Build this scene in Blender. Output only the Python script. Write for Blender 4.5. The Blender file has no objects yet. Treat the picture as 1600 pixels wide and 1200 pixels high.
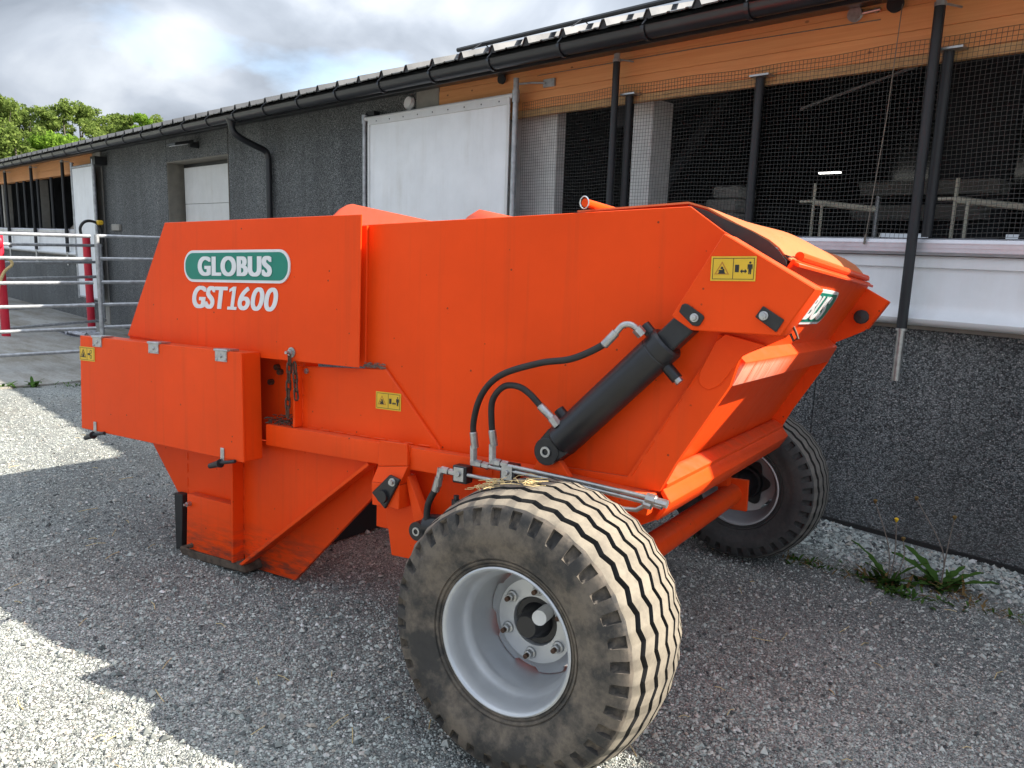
import bpy, bmesh, math, random
import numpy as np
from mathutils import Vector, Matrix
R_ = math.radians
SC = bpy.context.scene
COL = SC.collection
random.seed(7); np.random.seed(7)

# ------------------------------------------------------------------ camera
cam = bpy.data.cameras.new('camera'); cam_o = bpy.data.objects.new('camera', cam); COL.objects.link(cam_o)
CR = Matrix(((0.70396852, -0.14610588, 0.69504057), (0.70951174, 0.10063473, -0.69747093), (0.03195939, 0.98413705, 0.17450752)))
cam_o.matrix_world = Matrix.Translation((0, 0, 1.55)) @ CR.to_4x4()
cam.sensor_fit = 'HORIZONTAL'; cam.sensor_width = 36.0; cam.lens = 36.0 * 1205 / 1600
cam.clip_start = 0.05; cam.clip_end = 3000
SC.camera = cam_o

# ------------------------------------------------------------------ sun, sky
SUN = Vector((1.0, 0.87, 1.0)).normalized()
elev = math.asin(SUN.z); azim = math.atan2(SUN.x, SUN.y)
sl = bpy.data.lights.new('sun', 'SUN'); so = bpy.data.objects.new('sun', sl); COL.objects.link(so)
sl.energy = 3.4; sl.angle = R_(0.6); sl.color = (1.0, 0.93, 0.82)
so.rotation_euler = SUN.to_track_quat('Z', 'Y').to_euler(); so.location = (20, 18, 25)
wd = bpy.data.worlds.new('World'); SC.world = wd; wd.use_nodes = True
nt = wd.node_tree; nt.nodes.clear()
def N(nt, typ, **kw):
    n = nt.nodes.new(typ)
    for k, v in kw.items():
        if k == 'inp':
            for a, b in v.items(): n.inputs[a].default_value = b
        else: setattr(n, k, v)
    return n
wo = N(nt, 'ShaderNodeOutputWorld'); bg = N(nt, 'ShaderNodeBackground'); bg.inputs['Strength'].default_value = 0.105
sky = N(nt, 'ShaderNodeTexSky', sky_type='NISHITA', sun_disc=False, sun_elevation=elev, sun_rotation=azim, altitude=50, air_density=1.0, dust_density=1.0)
tc = N(nt, 'ShaderNodeTexCoord'); sep = N(nt, 'ShaderNodeSeparateXYZ')
L = nt.links.new
L(tc.outputs['Generated'], sep.inputs[0])
addz = N(nt, 'ShaderNodeMath', operation='ADD', inp={1: 0.50}); mx = N(nt, 'ShaderNodeMath', operation='MAXIMUM', inp={1: 0.1})
L(sep.outputs['Z'], addz.inputs[0]); L(addz.outputs[0], mx.inputs[0])
dv = N(nt, 'ShaderNodeVectorMath', operation='DIVIDE'); cb = N(nt, 'ShaderNodeCombineXYZ')
for i in range(3): L(mx.outputs[0], cb.inputs[i])
L(tc.outputs['Generated'], dv.inputs[0]); L(cb.outputs[0], dv.inputs[1])
n1 = N(nt, 'ShaderNodeTexNoise', inp={'Scale': 2.1, 'Detail': 9, 'Roughness': 0.5, 'Distortion': 0.3})
n2 = N(nt, 'ShaderNodeTexNoise', inp={'Scale': 3.4, 'Detail': 9, 'Roughness': 0.47, 'Distortion': 0.35})
mp = N(nt, 'ShaderNodeMapping'); mp.inputs['Location'].default_value = (3.1, 1.7, 0.6)
mp2 = N(nt, 'ShaderNodeMapping'); mp2.inputs['Location'].default_value = (7.3, 4.1, 2.2)
L(dv.outputs[0], mp.inputs[0]); L(mp.outputs[0], n1.inputs['Vector'])
L(dv.outputs[0], mp2.inputs[0]); L(mp2.outputs[0], n2.inputs['Vector'])
r1 = N(nt, 'ShaderNodeValToRGB'); r1.color_ramp.elements[0].position = 0.30; r1.color_ramp.elements[1].position = 0.46
L(n1.outputs['Fac'], r1.inputs[0])
r2 = N(nt, 'ShaderNodeValToRGB'); e = r2.color_ramp.elements
e[0].position = 0.34; e[0].color = (2.38, 2.52, 2.70, 1); e[1].position = 0.62; e[1].color = (.93, 1.06, 1.26, 1)
m_ = e.new(0.47); m_.color = (1.54, 1.70, 1.94, 1)
L(n2.outputs['Fac'], r2.inputs[0])
mixc = N(nt, 'ShaderNodeMix', data_type='RGBA')
# cloud cover brightens towards the zenith as an overcast sky does (CIE: (1 + 2 sin elevation) / 3)
zc = N(nt, 'ShaderNodeMath', operation='MAXIMUM', inp={1: 0.0}); ov = N(nt, 'ShaderNodeMath', operation='MULTIPLY_ADD', inp={1: 2.0 / 1.3, 2: 1.0 / 1.3})
L(sep.outputs['Z'], zc.inputs[0]); L(zc.outputs[0], ov.inputs[0])
sc_c = N(nt, 'ShaderNodeVectorMath', operation='SCALE'); L(r2.outputs[0], sc_c.inputs[0]); L(ov.outputs[0], sc_c.inputs['Scale'])
L(r1.outputs[0], mixc.inputs[0]); L(sky.outputs[0], mixc.inputs[6]); L(sc_c.outputs[0], mixc.inputs[7])
L(mixc.outputs[2], bg.inputs['Color']); L(bg.outputs[0], wo.inputs[0])
vs = SC.view_settings; vs.view_transform = 'Standard'; vs.look = 'None'; vs.gamma = 1.0; vs.use_curve_mapping = False
vs.exposure = 1.93
SC.cycles.max_bounces = 8; SC.cycles.diffuse_bounces = 4

# ------------------------------------------------------------------ materials
def mat(name, color, rough=0.5, metal=0.0, **k):
    m = bpy.data.materials.new(name); m.use_nodes = True
    t = m.node_tree; b = t.nodes['Principled BSDF']
    b.inputs['Base Color'].default_value = (*color, 1); b.inputs['Roughness'].default_value = rough; b.inputs['Metallic'].default_value = metal
    if 'coat' in k: b.inputs['Coat Weight'].default_value = k['coat']; b.inputs['Coat Roughness'].default_value = k.get('coatr', .1)
    if 'spec' in k: b.inputs['Specular IOR Level'].default_value = k['spec']
    return m
class G:
    """small node-graph helper for one material"""
    def __init__(s, m): s.t = m.node_tree; s.b = s.t.nodes['Principled BSDF']; s.L = s.t.links.new; s._c = None
    def n(s, typ, **kw): return N(s.t, typ, **kw)
    def co(s, scale=(1, 1, 1), kind='Object', loc=(0, 0, 0)):
        if s._c is None: s._c = s.n('ShaderNodeTexCoord')
        mp = s.n('ShaderNodeMapping'); mp.inputs['Scale'].default_value = scale; mp.inputs['Location'].default_value = loc
        s.L(s._c.outputs[kind], mp.inputs[0]); return mp.outputs[0]
    def noise(s, v, scale, detail=4, rough=.55, dist=0):
        n = s.n('ShaderNodeTexNoise', inp={'Scale': scale, 'Detail': detail, 'Roughness': rough, 'Distortion': dist}); s.L(v, n.inputs['Vector']); return n.outputs['Fac']
    def voro(s, v, scale, out='Distance', feature='F1', rnd=1.0):
        n = s.n('ShaderNodeTexVoronoi', feature=feature, inp={'Scale': scale, 'Randomness': rnd}); s.L(v, n.inputs['Vector']); return n.outputs[out]
    def ramp(s, v, *st):
        r = s.n('ShaderNodeValToRGB'); e = r.color_ramp.elements
        while len(e) < len(st): e.new(0.5)
        for i, (p, c) in enumerate(st):
            e[i].position = p; e[i].color = (c, c, c, 1) if not hasattr(c, '__len__') else (*c, 1)
        s.L(v, r.inputs[0]); return r.outputs[0]
    def mix(s, f, a, b, blend='MIX'):
        m = s.n('ShaderNodeMix', data_type='RGBA', blend_type=blend)
        for i, x in ((0, f), (6, a), (7, b)):
            if hasattr(x, 'is_linked'): s.L(x, m.inputs[i])
            elif i == 0: m.inputs[0].default_value = x
            else: m.inputs[i].default_value = (*x, 1)
        return m.outputs[2]
    def math(s, op, a, b=0.0):
        m = s.n('ShaderNodeMath', operation=op)
        for i, x in ((0, a), (1, b)):
            if hasattr(x, 'is_linked'): s.L(x, m.inputs[i])
            else: m.inputs[i].default_value = x
        return m.outputs[0]
    def color(s, c): s.L(c, s.b.inputs['Base Color'])
    def rough(s, c): s.L(c, s.b.inputs['Roughness'])
    def bump(s, h, strength=.3, dist=.01):
        b = s.n('ShaderNodeBump', inp={'Strength': strength, 'Distance': dist}); s.L(h, b.inputs['Height']); s.L(b.outputs[0], s.b.inputs['Normal'])
    def normz(s):
        g = s.n('ShaderNodeNewGeometry'); x = s.n('ShaderNodeSeparateXYZ'); s.L(g.outputs['Normal'], x.inputs[0]); return x.outputs['Z']
    def posz(s):
        x = s.n('ShaderNodeSeparateXYZ'); s.L(s.co(), x.inputs[0]); return x.outputs['Z']

M = {}
def paint(name, base, dirt=.5):
    m = mat(name, base, .42, spec=.13); g = G(m); v = g.co()
    big = g.noise(v, 2.2, 5, .6)
    c = g.mix(g.ramp(big, (.3, 0), (.75, 1)), tuple(x * .9 for x in base), tuple(min(1, x * 1.06) for x in base))
    faded = g.noise(v, .9, 3, .5)
    c = g.mix(g.math('MULTIPLY', g.ramp(faded, (.45, 0), (.75, 1)), .10), c, (.8, .16, .05))
    # thin vertical water streaks
    st = g.noise(g.co((26, 26, .9)), 1.0, 3, .6)
    c = g.mix(g.math('MULTIPLY', g.ramp(st, (.55, 0), (.72, 1)), .13), c, (.34, .06, .022))
    # chips and fly specks
    sp = g.voro(g.co((1, 1, 1)), 17); sn = g.noise(v, 9, 2)
    chip = g.math('MULTIPLY', g.ramp(sp, (.045, 1), (.075, 0)), g.ramp(sn, (.46, 0), (.5, 1)))
    c = g.mix(g.math('MULTIPLY', chip, .85), c, (.06, .03, .02))
    # settled dust on ledges, caked soil low down
    nz = g.ramp(g.normz(), (.55, 0), (.95, 1)); dn = g.noise(v, 14, 6, .65)
    dust = g.math('MULTIPLY', nz, g.ramp(dn, (.3, .15), (.7, .95)))
    c = g.mix(g.math('MULTIPLY', dust, dirt), c, (.26, .14, .085))
    low = g.ramp(g.posz(), (.13, 1), (.36, 0)); ln = g.noise(g.co((3, 3, 14)), 2.2, 8, .72)
    lm = g.math('MULTIPLY', low, g.ramp(ln, (.42, 0), (.62, .95)))
    c = g.mix(lm, c, (.075, .05, .038))
    g.color(c)
    rr = g.math('ADD', g.math('MULTIPLY', dn, .22), .30); g.rough(rr)
    ob = g.noise(v, 320, 2, .5); ob2 = g.noise(v, 3.0, 2, .5)
    g.bump(g.math('ADD', g.math('MULTIPLY', ob, .08), ob2), .05, .02)
    return m
OR = (0.88, 0.072, 0.007)
M['orange'] = paint('orange_paint', OR, .55)
M['orange_worn'] = paint('orange_worn', OR, .45)
g = G(M['orange_worn']); old = g.b.inputs['Base Color'].links[0].from_socket
yy = g.n('ShaderNodeSeparateXYZ'); g.L(g.co(), yy.inputs[0])
sc1 = g.noise(g.co((3, 70, 2), loc=(0, .3, 0)), 1.6, 3, .7); msk = g.math('MULTIPLY', g.ramp(yy.outputs['Y'], (0, 0), (1, 1)), 1.0)
near_ = g.n('ShaderNodeMapRange', inp={1: -.45, 2: -.05, 3: 1.0, 4: 0.0}); g.L(yy.outputs['Y'], near_.inputs[0])
zlo = g.n('ShaderNodeMapRange', inp={1: 1.215, 2: 1.235, 3: 1.0, 4: 0.0}); g.L(yy.outputs['Z'], zlo.inputs[0])
f_ = g.math('MULTIPLY', g.math('MULTIPLY', g.ramp(sc1, (.40, 0), (.47, .8)), near_.outputs[0]), zlo.outputs[0])
g.color(g.mix(f_, old, (.80, .42, .30)))
M['cover'] = paint('cover_paint', (.66, .19, .075), .35)
def simple(name, c, rough=.5, metal=0, var=.25, scale=20, bump=0, **k):
    m = mat(name, c, rough, metal, **k); g = G(m); v = g.co()
    f = g.noise(v, scale, 5, .6)
    g.color(g.mix(g.ramp(f, (.3, 0), (.7, 1)), tuple(x * (1 - var) for x in c), tuple(min(1, x * (1 + var)) for x in c)))
    g.rough(g.math('ADD', g.math('MULTIPLY', f, .2), max(0, rough - .1)))
    if bump: g.bump(f, bump, .01)
    M[name] = m; return m
simple('black_paint', (.014, .014, .016), .38, 0, .2, 12)
simple('black_rubber', (.020, .019, .018), .62, 0, .35, 30, .1)
simple('black_plastic', (.018, .019, .021), .45, 0, .2, 20)
simple('zinc', (.46, .46, .45), .42, .9, .2, 40, .05)
simple('chrome', (.72, .72, .72), .16, 1.0, .1, 40)
simple('galvanised', (.40, .41, .42), .48, .6, .28, 18, .05)
simple('aluminium', (.66, .65, .68), .42, .55, .1, 9)
simple('rusty_steel', (.10, .055, .035), .7, .3, .45, 60, .3)
simple('mud', (.095, .068, .048), .95, 0, .5, 25, .6)
simple('white_sheet', (.80, .81, .82), .55, 0, .06, 3)
simple('white_door', (.66, .66, .65), .5, 0, .05, 6)
simple('grey_smooth_concrete', (.30, .285, .255), .85, 0, .14, 7, .1)
simple('beige_frame', (.20, .185, .155), .8, 0, .15, 9, .1)
simple('red_plastic', (.60, .016, .04), .42, 0, .15, 8)
simple('wire_grey', (.09, .087, .08), .6, .3, .15, 8)
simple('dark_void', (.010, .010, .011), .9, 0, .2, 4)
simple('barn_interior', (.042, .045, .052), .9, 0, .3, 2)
simple('cream_pipe', (.80, .76, .62), .5, 0, .15, 6)
simple('dull_plate', (.34, .335, .32), .6, 0, .15, 3)
simple('gutter_black', (.017, .018, .021), .34, 0, .2, 5)
simple('roof_metal', (.035, .037, .041), .28, .0, .2, 3, coat=.5, coatr=.15)
simple('foam_black', (.016, .017, .020), .55, 0, .25, 6, .05)
simple('yellow_sticker', (.72, .44, .02), .42, 0, .05, 12)
simple('sticker_black', (.015, .014, .012), .5, 0, .1, 12)
simple('sticker_orange', (.5, .20, .015), .5, 0, .1, 12)
simple('badge_green', (.0, .20, .135), .35, 0, .06, 10)
simple('badge_white', (.74, .74, .74), .4, 0, .04, 10)
simple('batten_wood', (.50, .31, .14), .8, 0, .2, 14)
simple('straw', (.62, .47, .22), .8, 0, .3, 40)
simple('rope', (.20, .17, .14), .85, 0, .3, 40)
simple('plastic_film', (.55, .55, .58), .3, 0, .2, 12, .4)
simple('silver_rim', (.52, .53, .54), .36, .45, .07, 7)
simple('white_bag', (.72, .72, .70), .6, 0, .12, 10)
simple('tree_bark', (.11, .095, .075), .9, 0, .3, 8, .4)

for nm in ('white_sheet', 'white_door'):
    g = G(M[nm]); old = g.b.inputs['Base Color'].links[0].from_socket
    st = g.noise(g.co((5, 5, .5)), 1.5, 5, .65); pt = g.noise(g.co((1, 1, 1)), 2.0, 6, .7)
    g.color(g.mix(g.math('MULTIPLY', g.math('MULTIPLY', g.ramp(st, (.45, 0), (.75, 1)), g.ramp(pt, (.4, .1), (.65, 1))), .35), old, (.42, .38, .31)))
    g.bump(g.noise(g.co((1, 1, 1)), 1.6, 3), .12, .05)
# tyre rubber: clean black, dusty tread, muddy sidewall
def rubber(name, c1, c2, sc=7, lo=.35, hi=.65):
    m = mat(name, c1, .82); g = G(m); v = g.co()
    f = g.noise(v, sc, 8, .68); f2 = g.noise(v, 60, 4, .6)
    c = g.mix(g.ramp(f, (lo, 0), (hi, 1)), c1, c2)
    c = g.mix(g.math('MULTIPLY', g.ramp(f2, (.45, 0), (.75, 1)), .35), c, tuple(x * .45 for x in c1))
    g.color(c); g.bump(f2, .15, .004); M[name] = m
rubber('tyre_black', (.012, .012, .012), (.028, .025, .022))
rubber('tread_dusty', (.225, .195, .150), (.135, .115, .09), 13, .4, .72)
rubber('side_dusty', (.040, .037, .034), (.150, .122, .094), 6.5, .42, .58)
rubber('tread_grey', (.19, .172, .15), (.12, .11, .095))
rubber('side_grey', (.030, .030, .031), (.075, .070, .064), 5)

def aggregate(name, scale, base, k=1.0, kind='Object'):
    m = mat(name, (.05, .05, .05), .8); g = G(m); v = g.co(kind=kind)
    cellc = g.voro(v, scale, 'Color'); d = g.voro(v, scale, 'Distance')
    x = g.n('ShaderNodeSeparateColor'); g.L(cellc, x.inputs[0])
    c = g.ramp(x.outputs[0], (.0, (.03, .033, .036)), (.40, (.155, .168, .172)), (.80, (.28, .293, .295)), (.975, (.33, .335, .33)), (1.0, (.60, .60, .58)))
    edge = g.ramp(d, (.30, 1), (.72, .30))
    c = g.mix(1.0, c, edge, 'MULTIPLY')
    big = g.noise(v, .55, 4, .6); c = g.mix(1.0, c, g.ramp(big, (.3, .8), (.7, 1.15)), 'MULTIPLY')
    st = g.noise(g.co((1.6, 1.6, .12), kind), 1.4, 4, .6); c = g.mix(g.math('MULTIPLY', g.ramp(st, (.46, 0), (.72, 1)), .30), c, (.12, .12, .11))
    zz = g.n('ShaderNodeMapRange', inp={1: -.25, 2: .28, 3: 1.0, 4: 0.0}); g.L(g.posz(), zz.inputs[0]); sn = g.noise(g.co((1, 1, 2)), 3.2, 6, .7)
    c = g.mix(g.math('MULTIPLY', g.math('MULTIPLY', zz.outputs[0], g.ramp(sn, (.3, .2), (.7, 1))), .45), c, (.155, .15, .135))
    dk = g.noise(g.co((2.2, 2.2, .35)), 1.1, 5, .65); c = g.mix(1.0, c, g.ramp(dk, (.35, .74), (.62, 1.08)), 'MULTIPLY')
    g.color(c); g.bump(g.math('SUBTRACT', 1.0, d), .55, .012)
    M[name] = m
aggregate('exposed_aggregate', 112, .05)

m = mat('glulam', (.45, .2, .08), .6); g = G(m)
gr = g.noise(g.co((.8, 9, 26)), 2.2, 7, .62, .35); fine = g.noise(g.co((3, 60, 160)), 2.0, 3, .6)
c = g.mix(g.ramp(gr, (.28, 0), (.72, 1)), (.70, .275, .09), (.84, .385, .14))
c = g.mix(g.math('MULTIPLY', fine, .18), c, (.40, .16, .06))
kn = g.voro(g.co((2.0, 2.0, 3.4)), 2.3); kno = g.noise(g.co(), 30, 2)
c = g.mix(g.ramp(g.math('ADD', kn, g.math('MULTIPLY', kno, .03)), (.06, .9), (.10, 0)), c, (.20, .06, .022))
ov = g.noise(g.co((.5, 1, 2)), 1.6, 4, .6); c = g.mix(g.math('MULTIPLY', g.ramp(ov, (.4, 0), (.7, 1)), .3), c, (.56, .30, .14))
g.color(c); g.bump(fine, .1, .004); M['glulam'] = m

m = mat('gravel_ground', (.2, .2, .2), .95); g = G(m); v = g.co()
d1 = g.voro(v, 125, 'Distance'); c1 = g.voro(v, 125, 'Color'); d2 = g.voro(v, 230, 'Distance'); c2 = g.voro(v, 230, 'Color')
x1 = g.n('ShaderNodeSeparateColor'); g.L(c1, x1.inputs[0]); x2 = g.n('ShaderNodeSeparateColor'); g.L(c2, x2.inputs[0])
sel = g.ramp(g.noise(v, 25, 3), (.45, 0), (.55, 1))
ca = g.ramp(x1.outputs[0], (0, (.19, .202, .200)), (.5, (.39, .408, .382)), (.85, (.51, .53, .49)), (1, (.66, .66, .62)))
cb_ = g.ramp(x2.outputs[0], (0, (.16, .170, .168)), (.6, (.352, .382, .368)), (1, (.55, .555, .52)))
c = g.mix(sel, ca, cb_)
c = g.mix(1.0, c, g.ramp(g.mix(sel, d1, d2), (.25, 1.25), (.72, .40)), 'MULTIPLY')
big = g.noise(v, .9, 6, .65); c = g.mix(g.math('MULTIPLY', g.ramp(big, (.46, 0), (.66, 1)), .35), c, (.22, .19, .15))
big2 = g.noise(g.co((.5, 2.2, 1)), 1.3, 5, .6); c = g.mix(1.0, c, g.ramp(big2, (.32, .78), (.68, 1.15)), 'MULTIPLY')
tw = g.n('ShaderNodeTexWave', wave_type='BANDS', bands_direction='Y', inp={'Scale': .16, 'Distortion': 3.5, 'Detail': 4, 'Detail Scale': .7}); g.L(g.co((1, 1, 1), loc=(0, .4, 0)), tw.inputs['Vector'])
c = g.mix(1.0, c, g.ramp(tw.outputs['Fac'], (.2, .84), (.8, 1.1)), 'MULTIPLY')
moss = g.noise(v, 2.3, 7, .7); c = g.mix(g.math('MULTIPLY', g.ramp(moss, (.66, 0), (.76, 1)), .6), c, (.06, .075, .03))
g.color(c); hh = g.math('ADD', g.math('SUBTRACT', 1, g.mix(sel, d1, d2)), g.math('MULTIPLY', g.noise(v, 7, 5), .8)); g.bump(hh, .8, .012)
M['gravel_ground'] = m
m = mat('pebble', (.2, .2, .2), .9); g = G(m); ge = g.n('ShaderNodeNewGeometry')
c = g.ramp(ge.outputs['Random Per Island'], (0, (.06, .066, .066)), (.35, (.31, .33, .305)), (.8, (.57, .60, .55)), (.92, (.41, .36, .30)), (1, (.74, .73, .70)))
pn = g.noise(g.co(), 60, 3); c = g.mix(1.0, c, g.ramp(pn, (.3, .75), (.7, 1.1)), 'MULTIPLY'); g.color(c); M['pebble'] = m
m = mat('apron_concrete', (.3, .3, .3), .9); g = G(m); v = g.co()
f = g.noise(g.co((.5, 1.6, 1)), 1.5, 8, .7); f2 = g.noise(v, 40, 4)
c = g.mix(g.ramp(f, (.4, 0), (.65, 1)), (.36, .355, .33), (.20, .18, .14)); c = g.mix(1.0, c, g.ramp(f2, (.3, .8), (.7, 1.1)), 'MULTIPLY')
g.color(c); g.bump(f2, .3, .01); M['apron_concrete'] = m
def leaf(name, a, b, tr=.45):
    m = bpy.data.materials.new(name); m.use_nodes = True; t = m.node_tree; t.nodes.clear()
    o = N(t, 'ShaderNodeOutputMaterial'); d = N(t, 'ShaderNodeBsdfDiffuse'); tl = N(t, 'ShaderNodeBsdfTranslucent'); mx = N(t, 'ShaderNodeMixShader', inp={0: tr})
    ge = N(t, 'ShaderNodeNewGeometry'); r = N(t, 'ShaderNodeValToRGB'); r.color_ramp.elements[0].color = (*a, 1); r.color_ramp.elements[1].color = (*b, 1)
    t.links.new(ge.outputs['Random Per Island'], r.inputs[0]); t.links.new(r.outputs[0], d.inputs[0]); t.links.new(r.outputs[0], tl.inputs[0])
    t.links.new(d.outputs[0], mx.inputs[1]); t.links.new(tl.outputs[0], mx.inputs[2]); t.links.new(mx.outputs[0], o.inputs[0]); M[name] = m
leaf('leaf_yellowgreen', (.12, .18, .04), (.23, .295, .08))
leaf('leaf_bright', (.12, .22, .03), (.22, .34, .05))
leaf('leaf_dark', (.07, .11, .03), (.15, .20, .05))
leaf('weed_leaf', (.04, .085, .02), (.09, .17, .04), .25)
leaf('hill_green', (.05, .07, .02), (.09, .11, .035), .1)
m = mat('yellow_flower', (.8, .5, .02), .8); M['yellow_flower'] = m
m = mat('brown_head', (.16, .10, .03), .9); M['brown_head'] = m
m = mat('lit_lamp', (1, 1, 1), .5); m.node_tree.nodes['Principled BSDF'].inputs['Emission Color'].default_value = (1, .97, .9, 1)
m.node_tree.nodes['Principled BSDF'].inputs['Emission Strength'].default_value = 1.2; M['lit_lamp'] = m

# ------------------------------------------------------------------ mesh helper
class MB:
    def __init__(s): s.v = []; s.f = []; s.mi = []; s.cur = 0
    def add(s, vs, fs):
        o = len(s.v); s.v += [tuple(x) for x in vs]; s.f += [tuple(i + o for i in f) for f in fs]; s.mi += [s.cur] * len(fs); return s
    def box(s, lo, hi):
        x0, y0, z0 = lo; x1, y1, z1 = hi
        return s.add([(x0, y0, z0), (x1, y0, z0), (x1, y1, z0), (x0, y1, z0), (x0, y0, z1), (x1, y0, z1), (x1, y1, z1), (x0, y1, z1)],
                     [(3, 2, 1, 0), (4, 5, 6, 7), (0, 1, 5, 4), (1, 2, 6, 5), (2, 3, 7, 6), (3, 0, 4, 7)])
    def prism(s, A, B):
        n = len(A); fs = [tuple(range(n - 1, -1, -1)), tuple(range(n, 2 * n))]
        fs += [(i, (i + 1) % n, n + (i + 1) % n, n + i) for i in range(n)]
        return s.add(list(A) + list(B), fs)
    def tube(s, pts, r, n=10, caps=True):
        P = [Vector(p) for p in pts]; rr = r if hasattr(r, '__len__') else [r] * len(P); rings = []; up = None
        for i, p in enumerate(P):
            t = (P[min(i + 1, len(P) - 1)] - P[max(i - 1, 0)]).normalized()
            if up is None:
                up = Vector((0, 0, 1)) if abs(t.z) < .9 else Vector((1, 0, 0))
            a = (up - t * up.dot(t)).normalized(); b = t.cross(a); up = a
            rings.append([p + (a * math.cos(2 * math.pi * k / n) + b * math.sin(2 * math.pi * k / n)) * rr[i] for k in range(n)])
        vs = [q for ring in rings for q in ring]; fs = []
        for i in range(len(P) - 1):
            for k in range(n): fs.append((i * n + k, i * n + (k + 1) % n, (i + 1) * n + (k + 1) % n, (i + 1) * n + k))
        if caps: fs += [tuple(range(n - 1, -1, -1)), tuple(range((len(P) - 1) * n, len(P) * n))]
        return s.add(vs, fs)
    def lathe(s, prof, org, axis, n=48, closed=False):
        """prof: (along axis, radius)"""
        ax = Vector(axis).normalized(); a = Vector((0, 0, 1)) if abs(ax.z) < .9 else Vector((1, 0, 0)); a = (a - ax * a.dot(ax)).normalized(); b = ax.cross(a); o = Vector(org)
        vs = [o + ax * l + (a * math.cos(2 * math.pi * k / n) + b * math.sin(2 * math.pi * k / n)) * r for l, r in prof for k in range(n)]
        m = len(prof); fs = []
        for i in range(m if closed else m - 1):
            j = (i + 1) % m
            for k in range(n): fs.append((i * n + k, i * n + (k + 1) % n, j * n + (k + 1) % n, j * n + k))
        return s.add(vs, fs)
    def torus(s, org, axis, R, r, n=28, k=8): return s.lathe([(r * math.sin(2 * math.pi * i / k), R + r * math.cos(2 * math.pi * i / k)) for i in range(k)], org, axis, n, True)
    def obj(s, name, mats, parent=None, bevel=0.0, smooth=35, seg=1, fix=True):
        me = bpy.data.meshes.new(name); me.from_pydata(s.v, [], s.f)
        mats = mats if isinstance(mats, (list, tuple)) else [mats]
        for q in mats: me.materials.append(M[q])
        if len(mats) > 1: me.polygons.foreach_set('material_index', s.mi)
        if fix or bevel:
            bm = bmesh.new(); bm.from_mesh(me)
            if fix: bmesh.ops.recalc_face_normals(bm, faces=bm.faces)
            if bevel:
                es = [e for e in bm.edges if len(e.link_faces) == 2 and e.calc_face_angle(0) > R_(25)]
                bmesh.ops.bevel(bm, geom=es, offset=bevel, segments=seg, profile=.6, affect='EDGES', clamp_overlap=True)
            bm.to_mesh(me); bm.free()
        if smooth:
            me.polygons.foreach_set('use_smooth', [True] * len(me.polygons)); me.set_sharp_from_angle(angle=R_(smooth))
        o = bpy.data.objects.new(name, me); COL.objects.link(o)
        if parent: o.parent = parent
        return o
def fast_mesh(name, V, F, mats, mi=None, smooth=False, parent=None):
    """big meshes: numpy verts (n,3) and faces (m,k)"""
    me = bpy.data.meshes.new(name); V = np.asarray(V, np.float32); F = np.asarray(F, np.int32); k = F.shape[1]
    me.vertices.add(len(V)); me.vertices.foreach_set('co', V.ravel()); me.loops.add(F.size); me.loops.foreach_set('vertex_index', F.ravel())
    me.polygons.add(len(F)); me.polygons.foreach_set('loop_start', np.arange(0, F.size, k, dtype=np.int32)); me.polygons.foreach_set('loop_total', np.full(len(F), k, np.int32))
    for q in (mats if isinstance(mats, (list, tuple)) else [mats]): me.materials.append(M[q])
    if mi is not None: me.polygons.foreach_set('material_index', np.asarray(mi, np.int32))
    me.polygons.foreach_set('use_smooth', [smooth] * len(F)); me.update(calc_edges=True); me.validate()
    o = bpy.data.objects.new(name, me); COL.objects.link(o)
    if parent: o.parent = parent
    return o
def empty(name, loc=(0, 0, 0), rz=0):
    o = bpy.data.objects.new(name, None); o.empty_display_size = .2; COL.objects.link(o); o.location = loc; o.rotation_euler = (0, 0, rz); return o
def tag(o, label=None, cat=None, group=None, kind=None):
    for k, v in (('label', label), ('category', cat), ('group', group), ('kind', kind)):
        if v: o[k] = v
    return o
def gz(y): return -.064 * (min(max(y, -2.5), 6.5) - 1.62)     # the yard falls gently towards the barn

# ------------------------------------------------------------------ ground
ys = [-140, -40, -8, -2.5, -1, 0, 1, 2, 3, 4, 5, 6.5, 9, 30, 60, 160]; xs = [-220, -120, -70, -40, -25, -18, -12, -8, -6, -4, -2, 0, 2, 5, 12, 40, 120]
V = [(x, y, gz(y)) for y in ys for x in xs]; nx = len(xs)
F = [(j * nx + i, j * nx + i + 1, (j + 1) * nx + i + 1, (j + 1) * nx + i) for j in range(len(ys) - 1) for i in range(nx - 1)]
go = fast_mesh('gravel_yard', V, F, 'gravel_ground'); tag(go, kind='structure')
# concrete apron in front of the far doors
ap = MB(); e_ = [(-8.84, 1.45), (-9.05, 2.2), (-9.3, 2.7), (-9.75, 3.7), (-10.2, 5.115), (-40, 5.115), (-40, -6), (-7.6, -6), (-8.3, -1)]
top = [(x + random.uniform(-.02, .02), y, gz(y) + .02) for x, y in e_]; ap.prism([(x, y, z - .1) for x, y, z in top], top)
ao = ap.obj('concrete_apron', 'apron_concrete', smooth=0); tag(ao, kind='structure')

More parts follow.
